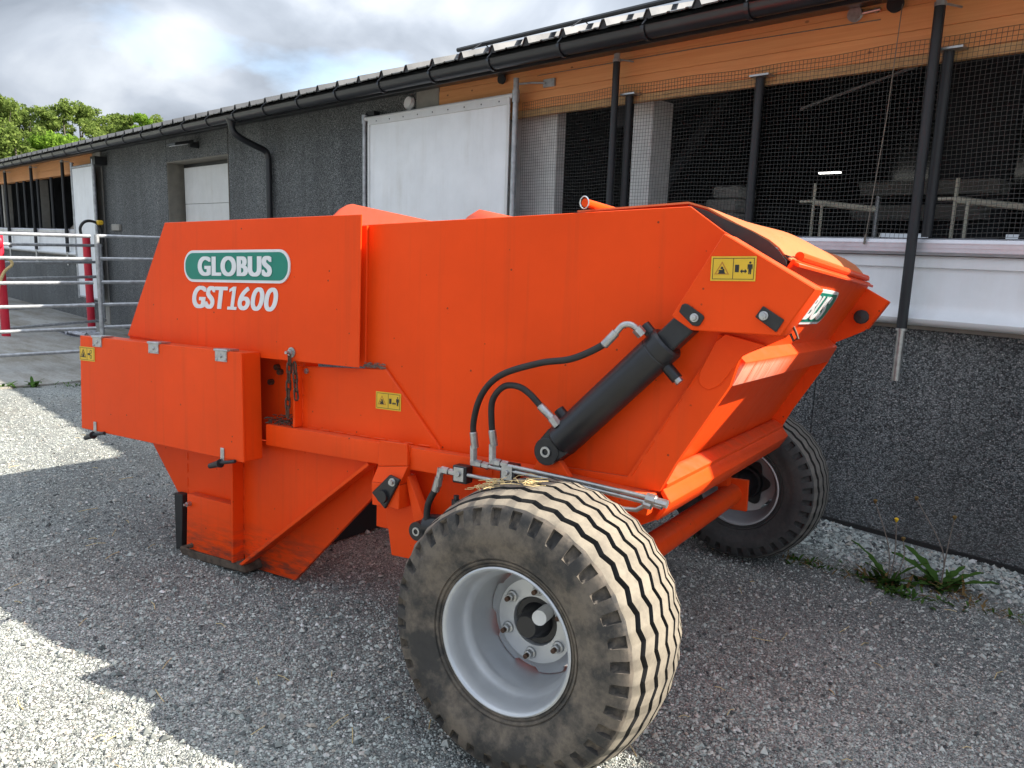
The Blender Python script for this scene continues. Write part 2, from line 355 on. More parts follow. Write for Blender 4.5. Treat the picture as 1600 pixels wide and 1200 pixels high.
def pebbles(name, P, size, seed):
    rng = np.random.default_rng(seed); n = len(P)
    b = np.array([(1, 0, 0), (0, 1, 0), (-1, 0, 0), (0, -1, 0), (0, 0, 1), (0, 0, -1)], float)
    S = size[:, None, None] * (b[None] * rng.uniform(.62, 1.25, (n, 6, 1)) + rng.normal(0, .16, (n, 6, 3)))
    S[:, :, 2] *= .80; a = rng.uniform(0, 6.28, n); ca, sa = np.cos(a)[:, None], np.sin(a)[:, None]
    X = S[:, :, 0] * ca - S[:, :, 1] * sa; Y = S[:, :, 0] * sa + S[:, :, 1] * ca
    V = np.stack([X, Y, S[:, :, 2]], 2) + P[:, None, :]; V[:, :, 2] += size[:, None] * .32
    f = np.array([(0, 1, 4), (1, 2, 4), (2, 3, 4), (3, 0, 4), (1, 0, 5), (2, 1, 5), (3, 2, 5), (0, 3, 5)])
    F = (np.arange(n)[:, None, None] * 6 + f[None]).reshape(-1, 3)
    o = fast_mesh(name, V.reshape(-1, 3), F, 'pebble'); tag(o, kind='stuff'); return o
rng = np.random.default_rng(3)
def scatter(n, x0, x1, y0, y1, bias):
    P = []
    while len(P) < n:
        x = rng.uniform(x0, x1, 40000); y = rng.uniform(y0, y1, 40000); d = np.hypot(x, y)
        k = rng.uniform(0, 1, 40000) < np.clip((bias / np.maximum(d, .5)) ** 1.6, 0, 1); az = np.degrees(np.arctan2(y, x))
        k &= (az > 93) & (az < 176)
        P += [(a, b) for a, b in zip(x[k], y[k])]
    P = np.array(P[:n]); z = -.064 * (P[:, 1] - 1.62); return np.column_stack([P, z])
P = scatter(190000, -8.5, .3, .1, 4.55, 2.3)
sz = np.clip(rng.lognormal(math.log(.0038), .45, len(P)), .002, .016)
pebbles('loose_gravel', P, sz, 1)
P = np.column_stack([rng.uniform(-3.6, .6, 9000), 4.42 + .66 * rng.beta(1.6, 1.1, 9000), np.zeros(9000)])
P[:, 1] += .08 * np.sin(P[:, 0] * 5); P = P[P[:, 1] < 5.09]; P[:, 2] = -.064 * (P[:, 1] - 1.62)
pebbles('crushed_stone_strip', P, np.clip(rng.lognormal(math.log(.0125), .3, len(P)), .006, .03), 2)

P = scatter(220, -8.5, .3, .1, 4.5, 2.0); pebbles('scattered_stones', P, np.clip(rng.lognormal(math.log(.0115), .3, len(P)), .008, .024), 5)
P = scatter(150, -7, .2, .2, 4.6, 2.0); lb = MB()
for x, y, z in P:
    t = random.uniform(0, 3.14); ln = random.uniform(.012, .05); q = random.uniform(-.2, .2)
    lb.tube([(x - ln * math.cos(t), y - ln * math.sin(t), z + .006), (x + q * ln, y - q * ln, z + .010), (x + ln * math.cos(t), y + ln * math.sin(t), z + .006)], .0014, 4)
LITTER = lb
# ------------------------------------------------------------------ barn
YW = 5.13
barn = empty('barn', (-6, YW, -.22))
tag(barn, 'long low barn of dark exposed aggregate with timber beam and netted openings', 'barn')
BO = Vector((6, -YW, .22))
def bpart(mb, name, mats, parent=None, **k):
    o = mb.obj(name, mats, None, **k)
    if parent is None or parent is barn: o.parent = barn; o.location = BO
    else: o.parent = parent; o.location = (0, 0, 0)
    return o
ZB = -.26
def wall(name, x0, x1, z0, z1, m='exposed_aggregate', y0=YW, th=.28, bev=.006):
    b = MB(); b.box((x0, y0, z0), (x1, y0 + th, z1)); return bpart(b, name, m, bevel=bev, smooth=0)
ZT = 3.12
wall('wall_panel', -16.34, -13.235, ZB, ZT); wall('wall_panel', -13.215, -10.99, 2.735, ZT); wall('wall_panel', -10.97, -6.64, ZB, ZT)
for q0, q1, zz in ((-13.235, -13.215, ZB), (-10.99, -10.97, 2.74)):
    b = MB(); b.box((q0, YW + .012, zz), (q1, YW + .2, ZT)); bpart(b, 'panel_joint', 'grey_smooth_concrete', smooth=0)
wall('low_wall_panel', -6.27, -2.2, ZB, 1.13, y0=YW); wall('low_wall_panel', -2.196, 6, ZB, 1.13, y0=YW)
wall('low_wall_panel', -34, -16.88, ZB, 1.05)
wall('column', -6.638, -6.272, ZB, ZT, 'grey_smooth_concrete', y0=YW - .002)
wall('column', -16.878, -16.62, ZB, ZT, 'beige_frame', y0=YW - .004); wall('column', -16.616, -16.343, ZB, ZT, 'grey_smooth_concrete', y0=YW - .02)
b = MB(); b.box((-6.26, YW + .003, 1.131), (6, YW + .25, 1.58)); bpart(b, 'sill_wall', 'grey_smooth_concrete', smooth=0)
b = MB(); b.box((-34, YW + .003, 1.051), (-16.89, YW + .25, 1.53)); bpart(b, 'sill_wall', 'grey_smooth_concrete', smooth=0)
b = MB(); b.box((-16.3, YW - .018, -.262), (-13.24, YW - .001, -.20)); b.box((-10.96, YW - .018, -.262), (6, YW - .001, -.195)); bpart(b, 'base_strip', 'black_rubber', smooth=0)
# garage door in its reveal
b = MB(); b.box((-13.215, YW + .001, ZB), (-13.20, YW + .28, 2.73)); b.box((-11.005, YW + .001, ZB), (-10.99, YW + .28, 2.73)); b.box((-13.199, YW + .001, 2.715), (-11.006, YW + .28, 2.733))
bpart(b, 'door_reveal', 'beige_frame', smooth=0)
gd = MB(); gd.box((-13.198, YW + .27, ZB), (-11.007, YW + .275, 2.714)); gdo = bpart(gd, 'garage_door', 'black_plastic', smooth=0)
for k in range(5):
    z0 = ZB + .03 + k * .578; b = MB(); zz = [(z0, .25), (z0 + .012, .235)]
    b.box((-13.10, YW + .235, z0), (-11.01, YW + .268, min(z0 + .57, 2.71)))
    for q in range(1, 12):
        z = z0 + q * .047
        b.box((-13.09, YW + .232, z), (-11.02, YW + .2352, z + .036))
    bpart(b, 'door_panel', 'white_door', gdo, bevel=.0, smooth=0)
# glulam beams: stacked boards with fine seams
for x0, x1 in ((-6.268, 6), (-34, -16.885)):
    for z0, z1, dy in ((2.76, 2.90, 0), (2.902, 3.045, .001), (3.047, 3.22, .006)):
        b = MB(); b.box((x0, YW + dy, z0), (x1, YW + .16, z1)); bpart(b, 'beam_board', 'glulam', bevel=.002, smooth=0)
b = MB(); b.box((-6.26, YW + .004, 2.70), (6, YW + .05, 2.757)); bpart(b, 'net_batten', 'batten_wood', smooth=0)
# sills and rolled curtains
for x0, x1, zs in ((-6.26, 6, 1.58), (-34, -16.89, 1.53)):
    b = MB(); pr_ = [(0.0, zs), (-.075, zs + .005), (-.085, zs + .025), (-.085, zs + .075), (-.075, zs + .095), (-.02, zs + .105), (0, zs + .105)]
    b.prism([(x0, YW + y, z) for y, z in pr_], [(x1, YW + y, z) for y, z in pr_])
    for dz in (.02, .045, .07): b.box((x0, YW - .088, zs + dz), (x1, YW - .0845, zs + dz + .004))
    bpart(b, 'window_sill', 'aluminium', smooth=0)
    b = MB(); prof = [(-.03, zs - .002), (-.045, zs - .02), (-.045, zs - .07), (-.032, zs - .075)]
    n = 14
    for i in range(n + 1):
        t = i / n; z = zs - .078 - t * (zs - .078 - 1.205 if zs > 1.55 else .33); prof.append((-.03 - .015 * t + (-.085 * max(0, (t - .75) / .25) ** 2), z))
    zl = prof[-1][1]; prof += [(-.125, zl - .018), (-.105, zl - .036), (-.07, zl - .045), (-.03, zl - .04), (-.006, zl - .03), (-.006, zs - .002)]
    b.prism([(x0, YW + y, z) for y, z in prof], [(x1, YW + y, z) for y, z in prof]); bpart(b, 'roll_curtain', 'white_sheet', smooth=40)
# gutter, fascia, roof
YG = 4.60; ZG = 3.055
gut = MB(); ro = .066; pts = [(YG + ro * math.cos(a), ZG + ro * math.sin(a)) for a in [math.pi + i * math.pi / 12 for i in range(13)]]
pin = [(YG + (ro - .006) * math.cos(a), ZG + .001 + (ro - .006) * math.sin(a)) for a in [2 * math.pi - i * math.pi / 12 for i in range(13)]]
lip = [(YG - ro - .006, ZG + .008)]
pr_ = lip + pts + pin
gut.prism([(-40, y, z) for y, z in pr_], [(6, y, z) for y, z in pr_]); gto = bpart(gut, 'gutter', 'gutter_black', smooth=50)
for i in range(60):
    x = -8.78 + (i - 34) * .772
    b = MB(); rb = ro + .005
    arc = [(YG + rb * math.cos(a), ZG + rb * math.sin(a)) for a in [math.pi * .97 + k * math.pi * 1.06 / 12 for k in range(13)]]
    for k in range(12):
        (y0, z0), (y1, z1) = arc[k], arc[k + 1]; ca = [(y, z) for y, z in ((y0, z0), (y1, z1))]
        sy0, sz0, sy1, sz1 = YG + (y0 - YG) * 1.09, ZG + (z0 - ZG) * 1.09, YG + (y1 - YG) * 1.09, ZG + (z1 - ZG) * 1.09
        b.prism([(x - .014, y0, z0), (x - .014, sy0, sz0), (x - .014, sy1, sz1), (x - .014, y1, z1)], [(x + .014, y0, z0), (x + .014, sy0, sz0), (x + .014, sy1, sz1), (x + .014, y1, z1)])
    b.tube([(x, YG - ro - .01, ZG + .012), (x, YG - .02, ZG + .065), (x, YG + .08, ZG + .115)], .006, 5)
    bpart(b, 'gutter_bracket', 'gutter_black', gto, smooth=0)
b = MB(); b.box((-40, 4.682, 2.985), (6, 4.70, 3.14)); b.prism([(-40, 4.70, 3.035), (-40, YW - .01, 3.085), (-40, YW - .01, 3.105), (-40, 4.70, 3.06)], [(6, 4.70, 3.035), (6, YW - .01, 3.085), (6, YW - .01, 3.105), (6, 4.70, 3.06)])
bpart(b, 'fascia', 'gutter_black', smooth=0)
sl_ = math.tan(R_(17.5)); roof = MB(); ribs = []
xcur = -40.0; prof = []
while xcur < 6:
    prof += [(xcur, 0), (xcur + .118, 0), (xcur + .124, .006), (xcur + .142, .006), (xcur + .148, 0), (xcur + .262, 0), (xcur + .268, .006), (xcur + .286, .006), (xcur + .292, 0), (xcur + .312, 0), (xcur + .336, .052), (xcur + .362, .052)]; xcur += .386
ye, ze = 4.565, 3.125; yr = 14.72
n = len(prof); vs = [(x, ye, ze + h) for x, h in prof] + [(x, yr, ze + sl_ * (yr - ye) + h) for x, h in prof] + [(x, ye + .004, ze + h - .008) for x, h in prof] + [(x, yr, ze + sl_ * (yr - ye) - .02) for x, h in prof]
fs = [(i, i + 1, n + i + 1, n + i) for i in range(n - 1)] + [(2 * n + i, 3 * n + i, 3 * n + i + 1, 2 * n + i + 1) for i in range(n - 1)] + [(i, 2 * n + i, 2 * n + i + 1, i + 1) for i in range(n - 1)]
roof.add(vs, fs); rfo = bpart(roof, 'roof', 'roof_metal', smooth=0, fix=False)
b = MB()
x = -40.0
while x < 6:     # foam fillers closing the rib ends
    b.prism([(x + .310, ye + .012, ze - .012), (x + .388, ye + .012, ze - .012), (x + .362, ye + .012, ze + .047), (x + .336, ye + .012, ze + .047)], [(x + .310, ye + .05, ze), (x + .388, ye + .05, ze), (x + .362, ye + .05, ze + .057), (x + .336, ye + .05, ze + .057)]); x += .386
bpart(b, 'rib_filler', 'black_rubber', rfo, smooth=0)['kind'] = 'stuff'
yq = 15.28; zq = ze + sl_ * (yr - ye)
b = MB(); b.prism([(-40, yq, zq), (-40, 25.4, ze), (-40, 25.4, ze - .05), (-40, yq, zq - .05)], [(6, yq, zq), (6, 25.4, ze), (6, 25.4, ze - .05), (6, yq, zq - .05)])
bpart(b, 'far_roof_slope', 'roof_metal', smooth=0)
b = MB(); b.tube([(-5.75, 4.92, 3.325), (6, 4.92, 3.325)], .02, 8)
for i in range(10):
    x = -5.4 + i * 1.158; b.tube([(x, 4.70, 3.19), (x, 4.80, 3.26), (x, 4.92, 3.34), (x, 5.05, 3.27)], .006, 5)
bpart(b, 'snow_guard', 'gutter_black', rfo)
# downspout
def bez(p, n=10):
    """smooth path through points (Catmull-Rom)"""
    P = [Vector(q) for q in p]; P = [2 * P[0] - P[1]] + P + [2 * P[-1] - P[-2]]; out = []
    for i in range(1, len(P) - 2):
        for k in range(n):
            t = k / n; a, b_, c_, d_ = P[i - 1], P[i], P[i + 1], P[i + 2]
            out.append(.5 * ((2 * b_) + (c_ - a) * t + (2 * a - 5 * b_ + 4 * c_ - d_) * t * t + (3 * b_ - a - 3 * c_ + d_) * t ** 3))
    out.append(P[-2]); return out
b = MB(); b.tube(bez([(-9.72, YG, 3.02), (-9.72, YG, 2.93), (-9.71, YG + .03, 2.86), (-9.70, YG + .12, 2.80), (-9.69, YG + .30, 2.73), (-9.685, YW - .10, 2.68), (-9.68, YW - .065, 2.60), (-9.68, YW - .06, 2.45), (-9.68, YW - .06, 1.2), (-9.68, YW - .06, -.2)]), .042, 14)
b.lathe([(0, .075), (-.06, .05), (-.1, .045)], (-9.72, YG, 3.03), (0, 0, 1), 14)
for z in (2.35, 1.2): b.lathe([(-.02, .047), (.02, .047)], (-9.68, YW - .06, z), (0, 0, 1), 14)
bpart(b, 'downspout', 'gutter_black', smooth=50)
# flood lamp over the door
b = MB(); b.box((-12.03, YW - .14, 2.87), (-11.93, YW - .001, 2.95)); lo = bpart(b, 'flood_lamp', 'black_plastic', bevel=.01)
b = MB(); b.prism([(-12.12, YW - .40, 2.865), (-11.84, YW - .40, 2.865), (-11.84, YW - .12, 2.93), (-12.12, YW - .12, 2.93)], [(-12.12, YW - .40, 2.905), (-11.84, YW - .40, 2.905), (-11.84, YW - .12, 2.975), (-12.12, YW - .12, 2.975)]); bpart(b, 'lamp_head', 'black_plastic', lo, bevel=.006)
b = MB(); b.prism([(-12.10, YW - .385, 2.866), (-11.86, YW - .385, 2.866), (-11.86, YW - .20, 2.909), (-12.10, YW - .20, 2.909)], [(-12.10, YW - .385, 2.860), (-11.86, YW - .385, 2.860), (-11.86, YW - .20, 2.903), (-12.10, YW - .20, 2.903)]); bpart(b, 'lamp_glass', 'white_sheet', lo, smooth=0)
b = MB(); b.box((-15.86, YW - .05, 1.62), (-15.45, YW - .001, 1.74)); bpart(b, 'wall_box', 'grey_smooth_concrete', bevel=.008, smooth=0)
b = MB(); b.lathe([(0, .001), (0, .06), (-.03, .075), (-.06, .06), (-.075, .001)], (-6.72, YW - .05, 2.99), (0, -1, .2), 16); bpart(b, 'wall_lamp', 'white_sheet')
# poles of the curtain system
def pole(x, d, ztop, zbot, r=.03, tail=0, head=.05, slant=0):
    b = MB(); y = YW - d; b.tube([(x, y, zbot), (x, y, ztop)], r, 12); o = bpart(b, 'curtain_pole', 'foam_black', smooth=50)
    if head:
        b = MB(); b.tube([(x, y, ztop), (x, y, ztop + head)], r * .85, 10); b.tube([(x, y, ztop - .01), (x, y, ztop + .012)], r * 1.12, 10); b.tube([(x, y, ztop + .01), (x + .07, y + d - .01, ztop + .005)], .007, 6); bpart(b, 'pole_bracket', 'galvanised', o)
    if tail:
        b = MB(); b.tube([(x, y, zbot), (x, y, zbot - tail)], r * .8, 12); b.tube([(x, y, zbot + .002), (x, y, zbot - .012)], r * 1.15, 12); bpart(b, 'pole_end', 'zinc', o)
pole(-3.95, .13, 3.0, .95, .028, .3); pole(-1.64, .15, 2.98, 1.14, .03, .32, .08)
for x in (-3.88, -2.775, -1.60):
    pole(x, .035, 2.745, 1.69, .03, 0, 0)
    b = MB(); b.box((x - .05, YW - .10, 2.745), (x + .09, YW - .004, 2.757)); bpart(b, 'pole_plate', 'zinc', smooth=0)
for x in (-23.25, -20.83, -18.42): pole(x, .12, 3.0, 1.15, .035, .28, .04)
for x in (-22.5, -21.85, -20.7, -19.6, -24.3): pole(x, .0 + .03, 2.74, 1.64, .035, 0, 0)
for x in (-24.8, -21.35): wall('opening_post', x, x + .2, 1.6, 2.76, 'grey_smooth_concrete', y0=YW + .1, th=.2)
# pulleys and cord
b = MB(); b.lathe([(-.012, .001), (-.012, .045), (0, .036), (.012, .045), (.012, .001)], (-2.17, YW - .035, 3.045), (0, 1, 0), 20); b.tube([(-2.13, YW - .03, 3.045), (-2.02, YW - .03, 3.05)], .01, 8); b.tube([(-2.05, YW - .03, 3.05), (-2.05, YW, 3.05)], .014, 8); bpart(b, 'pulley', 'zinc')
b = MB(); b.lathe([(-.012, .001), (-.012, .048), (0, .04), (.012, .048), (.012, .001)], (-1.93, YW - .04, 3.06), (0, 1, 0), 20); bpart(b, 'pulley', 'black_plastic')
b = MB(); b.lathe([(-.012, .001), (-.012, .045), (0, .036), (.012, .045), (.012, .001)], (-5.33, YW - .04, 3.05), (0, 1, 0), 20); bpart(b, 'pulley', 'black_plastic')
b = MB(); b.tube([(-1.885, YW - .05, 3.05), (-1.90, YW - .06, 2.4), (-1.935, YW - .09, 1.69)], .003, 5); b.tube([(-1.935, YW - .092, 1.70), (-1.937, YW - .1, 1.64)], .007, 6); bpart(b, 'pull_cord', 'rope')
b = MB(); b.tube([(-2.02, YW - .008, 2.995), (-3.3, YW - .008, 3.02), (-4.9, YW - .008, 3.03)], .003, 4); bpart(b, 'pull_cord', 'rope')
# swinging white panel in pipe frame
wp = empty('white_panel', (-6.2, YW - .15, .9)); tag(wp, 'large white sheet panel in a galvanised pipe frame on the dark wall', 'panel')
def loc(mb, name, m, par, off, **k):
    o = mb.obj(name, m, par, **k); o.location = -Vector(off); return o
W0 = (-6.2, YW - .15, .9)
b = MB(); yp = YW - .15
b.box((-7.27, yp - .004, .9), (-5.10, yp + .004, 2.84)); loc(b, 'sheet', 'white_sheet', wp, W0, smooth=0)
b = MB(); b.tube([(-7.345, yp, .9), (-7.345, yp, 2.90)], .024, 12); b.tube([(-7.345, yp, 2.815), (-7.345, yp, 2.905)], .033, 12); loc(b, 'frame_pipe', 'galvanised', wp, W0)
b = MB(); b.tube([(-5.03, yp, .9), (-5.03, yp, 3.0)], .026, 12); b.tube([(-5.03, yp, 2.80), (-5.03, yp, 2.90)], .034, 12); b.tube([(-5.03, yp, 2.95), (-4.92, yp + .07, 2.96), (-4.80, YW - .02, 2.955)], .009, 6); b.box((-4.83, YW - .02, 2.92), (-4.70, YW - .003, 2.985)); loc(b, 'frame_pipe', 'galvanised', wp, W0)
b = MB(); b.tube([(-7.34, yp, 2.86), (-5.04, yp, 2.86)], .022, 12); b.box((-7.26, yp - .02, 2.79), (-5.09, yp - .006, 2.85)); loc(b, 'top_rail', 'white_door', wp, W0)
b = MB()
for i in range(9): b.lathe([(0, .001), (0, .008), (-.004, .006), (-.005, .001)], (-7.1 + i * .235, yp - .019, 2.822), (0, 1, 0), 8)
loc(b, 'screw', 'black_plastic', wp, W0)
b = MB(); b.box((-7.27, yp - .014, .9), (-7.235, yp - .005, 2.79)); b.box((-5.125, yp - .014, .9), (-5.09, yp - .005, 2.79)); loc(b, 'edge_strip', 'white_door', wp, W0, smooth=0)
b = MB(); b.tube([(-7.345, yp, 2.90), (-7.40, yp + .06, 2.93), (-7.40, YW, 2.93)], .01, 6); b.box((-7.33, yp + .02, 2.9), (-7.2, yp + .09, 2.94)); loc(b, 'hinge_bracket', 'black_plastic', wp, W0)
# far tall panel
fp = empty('white_panel', (-16.85, YW - .2, .28)); tag(fp, 'tall narrow white sheet panel with pipe frame beside the red posts at the far opening', 'panel'); W1 = (-16.85, YW - .2, .28)
b = MB(); b.box((-17.47, YW - .205, .30), (-16.25, YW - .195, 2.80)); loc(b, 'sheet', 'white_sheet', fp, W1, smooth=0)
b = MB(); b.tube([(-17.5, YW - .2, .25), (-17.5, YW - .2, 2.93)], .03, 10); b.tube([(-16.2, YW - .2, .25), (-16.2, YW - .2, 2.93)], .03, 10); b.tube([(-17.5, YW - .2, 2.83), (-16.2, YW - .2, 2.83)], .026, 10); b.tube([(-17.5, YW - .2, .29), (-16.2, YW - .2, .29)], .026, 10); loc(b, 'pipe_frame', 'galvanised', fp, W1)
b = MB(); b.box((-16.28, YW - .22, 2.82), (-16.02, YW - .02, 2.97)); b.tube([(-17.5, YW - .2, 2.9), (-17.9, YW - .05, 2.95)], .012, 6); loc(b, 'roller_bracket', 'black_plastic', fp, W1)
# bird net: every strand is geometry, joined
def net(x0, x1, z0, z1, y, p, r, name):
    V = []; F = []
    def strand(P, axis):
        o = len(V)
        for q in P:
            if axis == 'v': V.extend([(q[0] - r, q[1], q[2]), (q[0] + r, q[1] - r, q[2]), (q[0] + r, q[1] + r, q[2])])
            else: V.extend([(q[0], q[1], q[2] + r), (q[0], q[1] - r, q[2] - r), (q[0], q[1] + r, q[2] - r)])
        for i in range(len(P) - 1):
            for k in range(3): F.append((o + i * 3 + k, o + i * 3 + (k + 1) % 3, o + i * 3 + 3 + (k + 1) % 3, o + i * 3 + 3 + k))
    wv = lambda x, z: (x + .006 * math.sin(z * 5 + x * 1.3), y + .006 * math.sin(x * 2.1 + z * 3), z + .007 * math.sin(x * 2.7 + z * 2) + .004 * math.sin(x * 9))
    x = x0
    while x < x1:
        strand([wv(x, z0 + (z1 - z0) * i / 8) for i in range(9)], 'v'); x += p
    z = z0; n = int((x1 - x0) / .12)
    while z < z1:
        strand([wv(x0 + (x1 - x0) * i / n, z) for i in range(n + 1)], 'h'); z += p
    o = fast_mesh(name, V, F, 'wire_grey', parent=barn); o.location = BO; o['kind'] = 'stuff'; return o
net(-5.08, .6, 1.69, 2.83, YW - .012, .0265, .0011, 'bird_net')
# interior
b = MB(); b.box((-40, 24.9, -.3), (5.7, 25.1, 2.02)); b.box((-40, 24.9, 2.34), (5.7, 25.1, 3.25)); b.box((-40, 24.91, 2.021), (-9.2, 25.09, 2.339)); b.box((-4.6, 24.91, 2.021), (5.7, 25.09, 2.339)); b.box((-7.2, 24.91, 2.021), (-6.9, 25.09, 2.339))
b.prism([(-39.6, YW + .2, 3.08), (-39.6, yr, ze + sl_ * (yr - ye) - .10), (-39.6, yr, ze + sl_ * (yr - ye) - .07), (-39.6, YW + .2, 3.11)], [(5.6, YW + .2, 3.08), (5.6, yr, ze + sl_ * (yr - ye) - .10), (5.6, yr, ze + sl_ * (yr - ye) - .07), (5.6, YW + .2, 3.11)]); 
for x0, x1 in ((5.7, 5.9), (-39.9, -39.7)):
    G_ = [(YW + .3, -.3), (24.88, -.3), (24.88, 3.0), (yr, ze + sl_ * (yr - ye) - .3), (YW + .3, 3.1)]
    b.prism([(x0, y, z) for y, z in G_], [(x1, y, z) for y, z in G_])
bpart(b, 'inner_surface', 'barn_interior', smooth=0)
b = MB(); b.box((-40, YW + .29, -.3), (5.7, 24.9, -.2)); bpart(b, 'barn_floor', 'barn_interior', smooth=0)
for i in range(8):
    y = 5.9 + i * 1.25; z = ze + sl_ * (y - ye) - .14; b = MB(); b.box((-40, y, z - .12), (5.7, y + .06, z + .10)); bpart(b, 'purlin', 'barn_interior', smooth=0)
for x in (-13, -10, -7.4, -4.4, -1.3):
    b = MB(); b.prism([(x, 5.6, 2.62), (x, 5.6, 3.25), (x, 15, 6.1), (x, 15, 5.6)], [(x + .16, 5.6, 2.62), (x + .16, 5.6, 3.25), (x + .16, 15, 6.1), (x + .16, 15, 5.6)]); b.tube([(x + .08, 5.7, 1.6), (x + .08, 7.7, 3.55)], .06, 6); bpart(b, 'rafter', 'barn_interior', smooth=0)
b = MB(); b.box((-5.5, YW + .14, 1.6), (-4.79, YW + .25, 2.76)); bpart(b, 'opening_post', 'white_bag', smooth=0)
b = MB(); b.box((-4.02, YW + .22, 1.6), (-3.83, YW + .5, 2.76)); bpart(b, 'opening_post', 'white_bag', smooth=0)
b = MB(); b.box((-2.62, 8.4, -.2), (-2.0, 8.6, 3.9)); bpart(b, 'opening_post', 'barn_interior', smooth=0)
b = MB(); b.tube([(-3.0, 6.2, 2.72), (-1.72, 5.9, 2.95)], .012, 6); bpart(b, 'tie_rod', 'galvanised')

def pen(x0, x1, y, lab):
    e = empty('pen_rail', (x0, y, -.2)); tag(e, lab, 'pen rail', 'pale rails inside the barn'); off = (x0, y, -.2)
    b = MB(); b.tube([(x0, y, 2.01), (x1, y, 1.945)], .026, 8); loc(b, 'rail', 'cream_pipe', e, off)
    b = MB(); b.tube([(x0, y, -.2), (x0, y, 2.17)], .014, 8); b.tube([(x0, y, 2.02), (x0 - .12, y, 2.02)], .014, 6); loc(b, 'post', 'cream_pipe', e, off)
    b = MB(); b.tube([(x0 + .11, y - .08, -.2), (x0 + .11, y - .08, 1.99)], .012, 8); loc(b, 'post', 'cream_pipe', e, off)
    b = MB(); b.tube([(x1, y, -.2), (x1, y, 2.05)], .018, 8); loc(b, 'post', 'galvanised', e, off)
pen(-3.0, -2.47, 6.6, 'cream pen rail on thin posts seen through the net left of the hanging black pole')
pen(-1.90, -1.39, 6.6, 'cream pen rail on thin posts seen through the net right of the hanging black pole')
for (x0, x1, z0, z1, lab) in ((-3.2, -1.98, 2.17, 2.29, 'upper dull grey feed trough hanging in the barn'), (-3.27, -2.11, 1.94, 2.07, 'lower dull grey feed trough behind the pen rails')):
    b = MB(); b.prism([(x0, 8, z1), (x0, 8.1, z0), (x0, 8.4, z0), (x0, 8.5, z1)], [(x1, 8, z1), (x1, 8.1, z0), (x1, 8.4, z0), (x1, 8.5, z1)]); tag(b.obj('feed_trough', 'dull_plate', smooth=0), lab, 'trough', 'feed troughs in the barn')
b = MB(); b.box((-6.33, 14, 3.03), (-5.95, 14.08, 3.055)); tag(b.obj('strip_lamp', 'lit_lamp', smooth=0), 'small lit strip lamp deep in the dark barn', 'lamp')
for i, (x, z, w) in enumerate(((-4.66, 1.86, .40), (-4.62, 2.0, .37), (-4.54, 2.135, .31))):
    b = MB(); b.box((x, 7.5, z), (x + w, 7.9, z + .13)); o = b.obj('feed_sack', 'white_bag', bevel=.04, seg=2)
    tag(o, ('bottom', 'middle', 'topmost')[i] + ' pale sack of the pile behind the net left of the second inner pole', 'sack', 'sacks piled in the barn')
b = MB(); b.box((-4.8, 7.4, -.2), (-4.1, 8.0, 1.855)); tag(b.obj('storage_rack', 'barn_interior', bevel=.01), 'dark rack standing in the barn under the pale sacks', 'rack')

# ------------------------------------------------------------------ gates and posts on the left
def gate(name, p0, p1, zs, posts, lab, r=.021, m='galvanised'):
    e = empty(name, (p0[0], p0[1], 0)); tag(e, lab, 'gate'); off = (p0[0], p0[1], 0)
    for z in zs:
        b = MB(); b.tube([(p0[0], p0[1], z), (p1[0], p1[1], z)], r, 10); loc(b, 'rail', m, e, off)
    for t, z0, z1 in posts:
        x = p0[0] + (p1[0] - p0[0]) * t; y = p0[1] + (p1[1] - p0[1]) * t
        b = MB(); b.tube([(x, y, z0), (x, y, z1)], r * 1.35, 12); loc(b, 'upright', m, e, off)
    return e
gate('field_gate', (-10.36, .2), (-10.175, 3.02), (.15, .42, .70, .97, 1.25, 1.52), [(0, -.0, 1.54)], 'long galvanised gate with six rails left of the orange machine').name = 'field_gate'
gate('field_gate', (-10.165, 3.085), (-10.03, 4.95), (.15, .43, .705, .975, 1.255, 1.525), [(0, -.1, 1.54), (1, -.2, 1.54)], 'galvanised gate running behind the orange machine to the barn wall')
gate('field_gate', (-13.98, 2.9), (-14.6, 4.5), (.06, .36, .82, 1.07, 1.35), [(.98, .1, 1.38)], 'dark galvanised gate hung between the two red posts', .024)
for x, y, lab in ((-13.98, 2.86, 'red plastic post at the left edge of the picture'), (-14.75, 4.31, 'red plastic post in front of the tall white panel')):
    b = MB(); z = gz(y); b.tube([(x, y, z), (x, y, 1.50)], .062, 16); b.lathe([(0, .062), (.02, .055), (.03, .001)], (x, y, 1.5), (0, 0, 1), 16); tag(b.obj('red_post', 'red_plastic'), lab, 'post', 'red gate posts')
b = MB(); b.lathe([(0, .001), (0, .05), (-.02, .11), (-.1, .12), (-.1, .001)], (-13.9, 2.74, 1.36), (.5, -.8, -.2), 18); b.lathe([(-.1, .12), (-.13, .06), (-.13, .001)], (-13.9, 2.74, 1.36), (.5, -.8, -.2), 18); tag(b.obj('insulator_reel', 'red_plastic'), 'round red reel fixed on the left red post', 'reel')
b = MB(); b.tube(bez([(-13.8, 2.7, 1.10), (-13.8, 2.84, 1.14), (-13.83, 2.95, 1.12), (-13.84, 2.98, 1.04), (-13.86, 2.86, .9), (-13.85, 2.72, .5)]), .022, 8); tag(b.obj('rope_coil', 'straw'), 'loop of tan rope hung on the left red post', 'rope')
b = MB(); b.tube(bez([(-14.62, 4.2, 1.5), (-14.62, 4.19, 1.64), (-14.62, 4.26, 1.74), (-14.66, 4.38, 1.76), (-14.68, 4.5, 1.70), (-14.68, 4.54, 1.5), (-14.66, 4.53, 1.2)]), .024, 8); tag(b.obj('hose_loop', 'black_rubber'), 'black hose bent in an arch over the red post by the white panel', 'hose')
